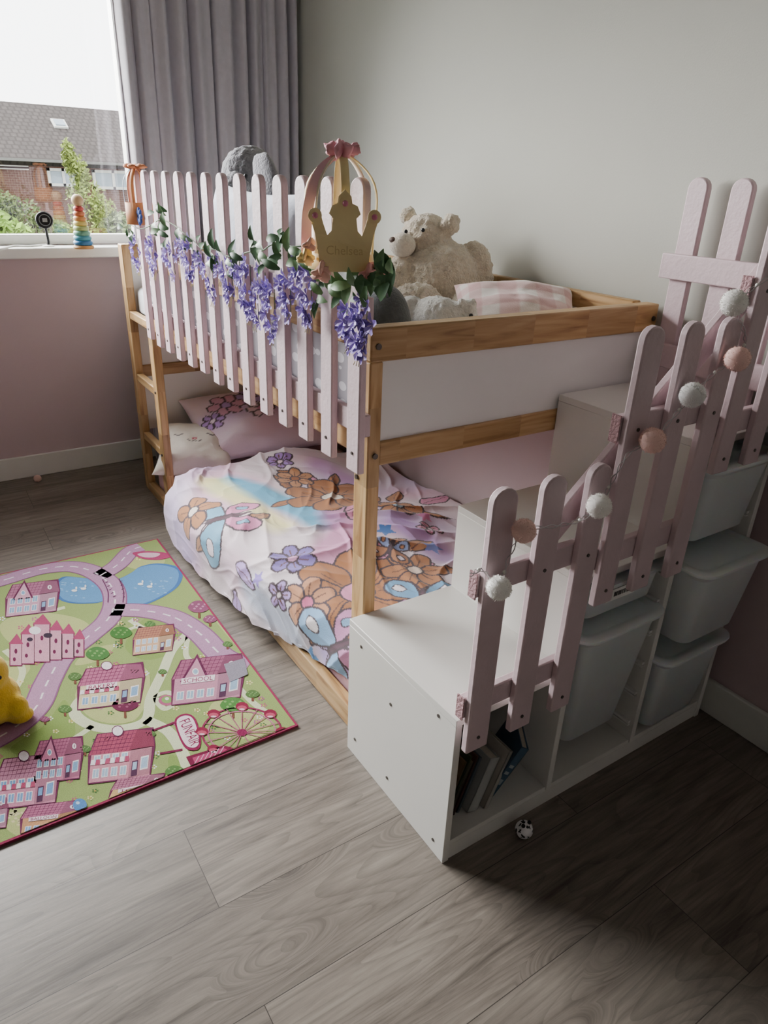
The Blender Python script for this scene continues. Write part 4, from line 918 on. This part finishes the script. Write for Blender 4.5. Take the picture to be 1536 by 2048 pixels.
cp = [Vector(q) for q in catmull([tuple(q) for q in pw_], 8)]
G().tube([q+Vector((0, .004*math.sin(i*.9), .003*math.cos(i*.9))) for i, q in enumerate(cp)], .0011, 6).tube([q+Vector((0, -.004*math.sin(i*.9), -.003*math.cos(i*.9))) for i, q in enumerate(cp)], .0009, 6).obj('cord', M('silver_cord', 'b9b4b6', .3, .1, 30, metal=.5), pg)
for q in cp[6::14]: G().ell(q, .004, 8, 6).obj('light_bulb', M('clear_bulb', 'e8e8e0', .2), pg)
for (a, b, m_, r) in ((998, 1176, pomw, .023), (1048, 1062, pomp, .022), (1198, 1012, pomw, .024), (1305, 881, pomp, .025), (1385, 790, pomg, .025), (1475, 718, pomp, .025), (1468, 606, pomw, .025)):
    g = G(); pom(g, P(a, b, Y=GY-.010), r); g.obj('pompom', m_, pg, smooth=180, recalc=True)
g = G(); c = P(75, 957, Z=.018); pom(g, c, .019, n=500); tag(g.obj('pompom', M('pompom_beige', 'd9b9aa', .95), smooth=180), 'loose beige pink pompom on the floor by the far baseboard', 'pompom')
c = P(1048, 1660, Z=.02); tb = thing('toy_ball', (c.x, c.y, 0), 'small white toy ball with black patches on the dark floor', 'toy')
mcow = bpy.data.materials.new('cow_patches'); mcow.use_nodes = True; t_ = mcow.node_tree; nn = nd(t_, 'ShaderNodeTexNoise'); nn.inputs['Scale'].default_value = 60; tcc = nd(t_, 'ShaderNodeTexCoord'); rr = nd(t_, 'ShaderNodeValToRGB'); rr.color_ramp.interpolation = 'CONSTANT'
rr.color_ramp.elements[0].color = hx('17171a'); rr.color_ramp.elements[1].position = .44; rr.color_ramp.elements[1].color = hx('f4f4f6')
t_.links.new(tcc.outputs['Object'], nn.inputs['Vector']); t_.links.new(nn.outputs['Fac'], rr.inputs['Fac']); t_.links.new(rr.outputs['Color'], t_.nodes['Principled BSDF'].inputs['Base Color'])
G().ell((c.x, c.y, .022), .022, 24, 16).obj('body', mcow, tb, smooth=180)
for s_ in (-1, 1): G().ell((c.x+.01*s_, c.y-.004, .044), .005).obj('ear', black, tb, smooth=180)

# ------------------------------------------------------------------ sill things
SZ = WZ0
c = P(168, 497, Z=SZ); c = Vector((c.x, min(c.y, 2.44), SZ))
st = thing('stacking_ring_toy', c, 'wooden stacking toy with rainbow rings on the window sill', 'toy')
G().lathe([(0, 0), (.042, 0), (.045, .006), (.042, .014), (0, .014)], c, 28).obj('base', M('toy_wood', 'b98c58', .5), st)
z = .014; cols = ['2f6fa0', '4693a8', '6fa890', 'a9b976', 'd2bf6a', 'd09052', 'c9754c', 'bf4a45']
for k, h in enumerate(cols):
    r = .042-.0028*k; tt = .011
    prof = [(.008, -tt)]+[(r-tt+tt*math.cos(a), tt*math.sin(a)) for a in np.linspace(-PI/2, PI/2, 9)]+[(.008, tt)]
    G().lathe(prof, c+Vector((0, 0, z+tt)), 28).obj('ring', M('ring_'+h, h, .45), st); z += 2*tt*.93
G().lathe([(0, 0), (.006, 0), (.006, z+.01), (0, z+.01)], c, 12).obj('rod', M('toy_wood', 'b98c58', .5), st)
G().ell(c+Vector((0, 0, z+.024)), .026).obj('ball', M('toy_wood_light', 'c3a47c', .5), st, smooth=180)
c = P(95, 480, Y=2.44); c = Vector((c.x, 2.44, SZ))
cm = thing('round_camera', c, 'round black camera gadget on a small stand on the sill', 'gadget')
hz = P(95, 440, Y=2.44).z; Rc = Matrix.Rotation(PI/2, 3, 'X')@Matrix.Rotation(-.25, 3, 'Y')
G().lathe([(0, -.012), (.030, -.012), (.036, -.006), (.037, .006), (.034, .010), (0, .010)], (c.x, c.y, hz), 30, R=Rc).obj('head', black, cm)
G().lathe([(.022, 0), (.025, 0), (.025, .002), (.022, .002), (.022, 0)], (c.x, c.y-.011, hz), 30, R=Rc).box((c.x-.010, c.y-.0135, hz-.008), (c.x+.010, c.y-.0115, hz+.008)).obj('face_mark', M('grey_mark', '6f7276', .4), cm)
G().tube([(c.x, c.y, SZ+.004), (c.x+.004, c.y+.004, SZ+.02), (c.x, c.y, hz-.03)], .006, 10).obj('stand', black, cm)
G().lathe([(0, 0), (.026, 0), (.026, .004), (.01, .007), (0, .007)], (c.x, c.y, SZ), 24).obj('base', trim, cm)
g = G(); pts = [P(a, b, Z=SZ+.004) for a, b in ((-40, 500), (0, 498), (25, 492), (60, 492), (90, 488))]; pts = [Vector((q.x, min(q.y, 2.49), q.z)) for q in pts]
tag(g.tube([Vector(q) for q in catmull([tuple(q) for q in pts], 6)], .004, 8).obj('cable', trim), 'white cable lying on the window sill beside the gadget', 'cable')

# ------------------------------------------------------------------ wisteria garland
wg = thing('flower_garland', (FX-.02, .7, 1.2), 'artificial purple wisteria garland with green leaves woven along the long fence', 'garland')
VX = FX-.020
vp = [(258, 452), (290, 455), (330, 440), (365, 465), (400, 492), (440, 505), (480, 512), (520, 498), (560, 490), (600, 492), (640, 515), (690, 545), (730, 545), (765, 535)]
vw = [Vector(q) for q in catmull([tuple(P(a, b, X=VX)) for a, b in vp], 8)]
vw = [q+Vector((.004*math.sin(i*.7), 0, .004*math.cos(i*.5))) for i, q in enumerate(vw)]
G().tube(vw, .0018, 6).obj('vine', M('vine_green', '46603a', .7), wg)
lf = G()
def leaf(g, b, d, L, W, mi=0):
    d = Vector(d).normalized(); sd = d.cross(Vector((-1, -.6, .2))).normalized(); up = sd.cross(d).normalized()
    if up.dot(Vector((-1, -1, .5))) < 0: up = -up
    v = []; 
    for i in range(6):
        t = i/5; w = W*math.sin(PI*min(1, t*.92+.06))**.8*(1-.35*t); q = b+d*L*t+up*(.15*L*math.sin(t*PI))
        v += [q-sd*w+up*w*.25, q, q+sd*w+up*w*.25]
    g.add(v, [(3*i+k, 3*i+k+1, 3*i+k+4, 3*i+k+3) for i in range(5) for k in range(2)], mi)
rnd = random.Random(11)
for (a, b, n) in ((262, 465, 5), (325, 438, 8), (345, 470, 6), (385, 480, 6), (430, 508, 9), (470, 518, 7), (515, 500, 7), (548, 515, 8), (575, 480, 6), (600, 508, 8), (650, 575, 6), (690, 570, 8), (725, 560, 7), (765, 550, 8), (700, 600, 4), (782, 560, 4)):
    for k in range(n):
        q = P(a+rnd.uniform(-18, 18), b+rnd.uniform(-20, 24), X=VX-rnd.uniform(0, .035)); an = rnd.uniform(0, 2*PI)
        leaf(lf, q, (rnd.uniform(-.5, .1), math.cos(an), math.sin(an)-.25), rnd.uniform(.035, .058), rnd.uniform(.009, .014), rnd.randrange(2))
lf.obj('leaves', [M('leaf_dark', '48704a', .5, .15, 60), M('leaf_mid', '6a9062', .5, .15, 60)], wg, smooth=180, recalc=False)
def cluster(a, b, L, n, w):
    g = G(); top = P(a, b, X=VX-.012)
    g.tube([top, top+Vector((0, 0, -L))], .001, 5, 2)
    for k in range(n):
        t = (k+.5)/n; rr = w*(.45+.6*math.sin(PI*min(1, t*1.1)))*(1-.35*t); an = k*2.4; c = top+Vector((abs(math.sin(an))*-rr*.5, math.cos(an)*rr+rnd.uniform(-.008, .008), -L*t+rnd.uniform(-.012, .012))); c.x = min(c.x, FX-.013)
        s = .020*rnd.uniform(.75, 1.15)
        for j in range(5):
            pa = j*2*PI/5+k; d = Vector((-.45+.5*rnd.uniform(-.5, .5), math.cos(pa), math.sin(pa))).normalized()
            sd = d.cross(Vector((-1, 0, 0))).normalized(); u = Vector((-1, 0, 0))
            p0, p1, p2, p3, p4 = c, c+d*s*.6+sd*s*.34+u*s*.2, c+d*s*1.1+sd*s*.16, c+d*s*1.1-sd*s*.16, c+d*s*.6-sd*s*.34+u*s*.2
            g.add([p0, p1, p2, p3, p4, c+d*s*.7], [(0, 1, 5), (1, 2, 5), (2, 3, 5), (3, 4, 5), (4, 0, 5)], (k+j) % 2)
    for j in range(3): g.tube([top+Vector((-.004, .004*j-.004, -L*.95)), top+Vector((-.012, .010*(j-1), -L-.022))], .0009, 4, 3)
    g.obj('flower_cluster', [M('petal_violet', '8a70c2', .7, .15, 60), M('petal_lilac', 'b7a2e2', .7, .15, 60), MC['vine_green'], M('stamen', 'e6e0a8', .7)], wg, smooth=0, recalc=False)
for q in ((276, 476, .11, 11, .05), (308, 474, .12, 12, .05), (345, 484, .10, 10, .05), (384, 482, .11, 13, .05), (425, 512, .12, 13, .048), (462, 522, .10, 12, .046), (500, 530, .13, 16, .046), (515, 590, .07, 10, .046), (548, 565, .13, 16, .046), (580, 548, .09, 10, .038), (622, 535, .12, 15, .036), (705, 628, .06, 8, .036), (735, 590, .07, 7, .03), (724, 630, .08, 13, .042), (365, 475, .04, 4, .04), (405, 505, .05, 5, .04), (445, 520, .05, 5, .04), (478, 515, .06, 6, .04), (530, 545, .06, 6, .04), (600, 530, .05, 5, .035)):
    cluster(*q)

# ------------------------------------------------------------------ crowns
def crown(c, r, bz0, bh, ztop, front, band_m, arch_ms, lab, sw=.02, bulges=(.22, .22, .22, .22), angs=None):
    c = Vector(c); t = thing('paper_crown', (c.x, c.y, bz0), lab, 'crown')
    def ringpt(a, z, rr=r): return Vector((c.x+rr*math.cos(a), c.y+rr*math.sin(a), z))
    b = G().grid(lambda u, v: ringpt(2*PI*u, bz0+bh*v), 48, 2).obj('band', band_m, t, smooth=180, recalc=False)
    b.modifiers.new('s', 'SOLIDIFY').thickness = .001
    for k, m_ in enumerate(arch_ms):
        a = front+(angs[k] if angs else PI/2+k*PI/len(arch_ms)); bulge = bulges[k]
        def fn(u, v):
            th = PI*u; rad = r*(.97+bulge*math.sin(th*2)**2)*math.cos(th); z = bz0+bh*.7+(ztop-bz0-bh*.7)*math.sin(th)**.8 if 0 < u < 1 else bz0+bh*.3
            w = (v-.5)*sw; return Vector((c.x+rad*math.cos(a)-w*math.sin(a), c.y+rad*math.sin(a)+w*math.cos(a), z))
        o = G().grid(fn, 30, 2).obj('arch', m_, t, smooth=180, recalc=False); o.modifiers.new('s', 'SOLIDIFY').thickness = .001
    return t, ringpt
ribbon = M('pink_ribbon', 'f6c6d1', .5, .05, 20, sheen=.3); cream = M('cream_ribbon', 'f3e7d4', .5, .05, 20)
CXX = FX-.042; cq = P(682, 470, X=CXX)
cc = (CXX, cq.y); fr_ = math.atan2(CAMP[1]-cc[1], CAMP[0]-cc[0])+.10
KB = P(690, 545, X=CXX-.03).z; KT = P(682, 308, X=CXX).z
ct, rp = crown((cc[0], cc[1], 0), .066, KB, .03, KT, fr_, gold, [gold, cream, gold], 'gold paper crown with pink bow on the near end of the fence', .016, (.36, .16, .05), (PI/2+.1, PI/2+.55, .05))
# flat cut-out crown face, only slightly bent, standing just in front of the band
fdir = Vector((math.cos(fr_), math.sin(fr_), 0)); fsd = Vector((-fdir.y, fdir.x, 0)); fo = Vector((cc[0], cc[1], KB))+fdir*.070
prof = [(-.046, 0), (.046, 0), (.050, .035), (.056, .068), (.064, .092), (.058, .110), (.046, .106), (.040, .085), (.033, .066), (.025, .074), (.022, .096), (.030, .104), (.024, .118), (.014, .122), (.012, .134), (0, .146),
        (-.012, .134), (-.014, .122), (-.024, .118), (-.030, .104), (-.022, .096), (-.025, .074), (-.033, .066), (-.040, .085), (-.046, .106), (-.058, .110), (-.064, .092), (-.056, .068), (-.050, .035)]
def fpt(u, h, k=0): return fo+fsd*u+Vector((0, 0, h))+fdir*(k-.05*abs(u)**1.5*4)
g = G(); g.prism([fpt(u, h) for u, h in prof], -fdir*.0014); g.obj('crown_front', gold, ct, smooth=0)
tv, tf_ = text_mesh('Chelsea'); tdir = 1 if fsd.dot(Vector((RR[0][0], RR[0][1], 0))) > 0 else -1
G().add([fpt(tdir*(-.036+.072*a), .032+.016*b, .003) for a, b in tv], tf_).obj('lettering', M('pencil_gold', 'e3ca8c', .6), ct, recalc=False)
for (u, h) in ((-.056, .100), (0, .122), (.056, .100)):
    c_ = fpt(u, h, .003); G().prism([c_+fsd*.013*math.cos(k*PI/8)+Vector((0, 0, .013*math.sin(k*PI/8))) for k in range(16)], -fdir*.0012).obj('crown_disc', gold, ct)
    G().ell(c_+fdir*.002, .0055, 12, 8).obj('gem', M('gem_pink', 'd87f9c', .15), ct, smooth=180)
tpc = Vector((cc[0], cc[1], KT+.004))
g = G()
for k in range(8):
    a = k*2*PI/8; g.ell(tpc+Vector((.018*math.cos(a), .018*math.sin(a), .003*(k % 3))), (.018, .009, .010), 12, 8, R=Matrix.Rotation(a, 3, 'Z')@Matrix.Rotation(.7*((k % 3)-1), 3, 'Y'), bump=.7, bs=110)
g.obj('bow', M('tissue_pink', 'ffb3c2', .7, .1, 60), ct, smooth=180)
rb = G()
for (a, zz) in ((-1.05, 1.30),):
    pts = [tpc, rp(fr_+a, KT-.03, .050), rp(fr_+a, KT-.10, .078), rp(fr_+a, zz, .082)]
    W_ = catmull([tuple(q) for q in pts], 6); sd = Vector((-math.sin(fr_), math.cos(fr_), 0))*.010; v = []
    for q in W_: v += [Vector(q)-sd, Vector(q)+sd]
    rb.add(v, [(2*i, 2*i+1, 2*i+3, 2*i+2) for i in range(len(W_)-1)])
rb.obj('ribbon', ribbon, ct, recalc=False, smooth=180)
def tissue(a, z, col, s=.016, R=.088):
    g = G(); q = rp(fr_+a, z, R)
    for k in range(6):
        b = k*PI/3; g.ell(q+Vector((.4*s*math.cos(b), .4*s*math.sin(b), .5*s*math.sin(b*2))), (s*.75, s*.3, s*.7), 10, 8, R=Matrix.Rotation(b, 3, 'Z')@Matrix.Rotation(b*.7, 3, 'X'), bump=.6, bs=120)
    g.obj('tissue_flower', M('tissue_'+col, col, .8, .1, 60), ct, smooth=180)
tissue(-1.0, KB+.025, 'f2dc96'); tissue(-.55, KB+.000, 'f6c2ae', .018); tissue(.55, KB-.002, 'f6b4b0', .018); tissue(.9, KB+.010, 'f0aea0', .02); tissue(-.85, KB+.048, 'f6c2ae', .012)
c2 = P(275, 430, X=FX-.01)
orange = M('orange_card', 'cf8a54', .6, .12, 20)
zc = P(275, 448, X=FX-.01).z; zt_ = P(268, 335, X=FX-.01).z
c2t, rp2 = crown((FX-.0, c2.y, 0), .05, zc, .075, zt_, fr_+.3, orange, [M('navy_ribbon', '2f3550', .5), orange, M('peach_ribbon', 'd9a184', .5)], 'orange paper crown with blue flower on the far end of the fence', .014)
g = G(); f2 = math.atan2(CAMP[1]-c2.y, CAMP[0]-FX)
for k in range(8):
    a = k*PI/4; g.ell(rp2(f2, zc+.03, .056)+Vector((-.004, .018*math.cos(a), .018*math.sin(a))), (.006, .014, .009), 10, 6, R=Matrix.Rotation(a, 3, 'X'))
g.obj('blue_flower', M('blue_felt', '3d58a0', .8), c2t, smooth=180)
g = G()
for k in range(5): a = k*1.25; g.ell((FX+.02*math.cos(a), c2.y+.025*math.sin(a), zt_+.004), (.022, .012, .008), 10, 8, R=Matrix.Rotation(a, 3, 'Z'), bump=.5, bs=90)
g.obj('bow', M('orange_tissue', 'd98a5c', .7), c2t, smooth=180)

# ------------------------------------------------------------------ light
w = bpy.data.worlds.new('world'); bpy.context.scene.world = w; w.use_nodes = True
b = w.node_tree.nodes['Background']; b.inputs[0].default_value = (.97, .985, 1, 1); b.inputs[1].default_value = 7.5
def sun(d, ang, st, col=(1, 1, 1)):
    l = bpy.data.lights.new('daylight', 'SUN'); l.energy = st; l.angle = math.radians(ang); l.color = col
    o = bpy.data.objects.new('daylight', l); COL.objects.link(o); o.rotation_euler = Vector(d).to_track_quat('-Z', 'Y').to_euler()
sun((.42, -.80, -.42), 60, 38, (1, .99, .975))
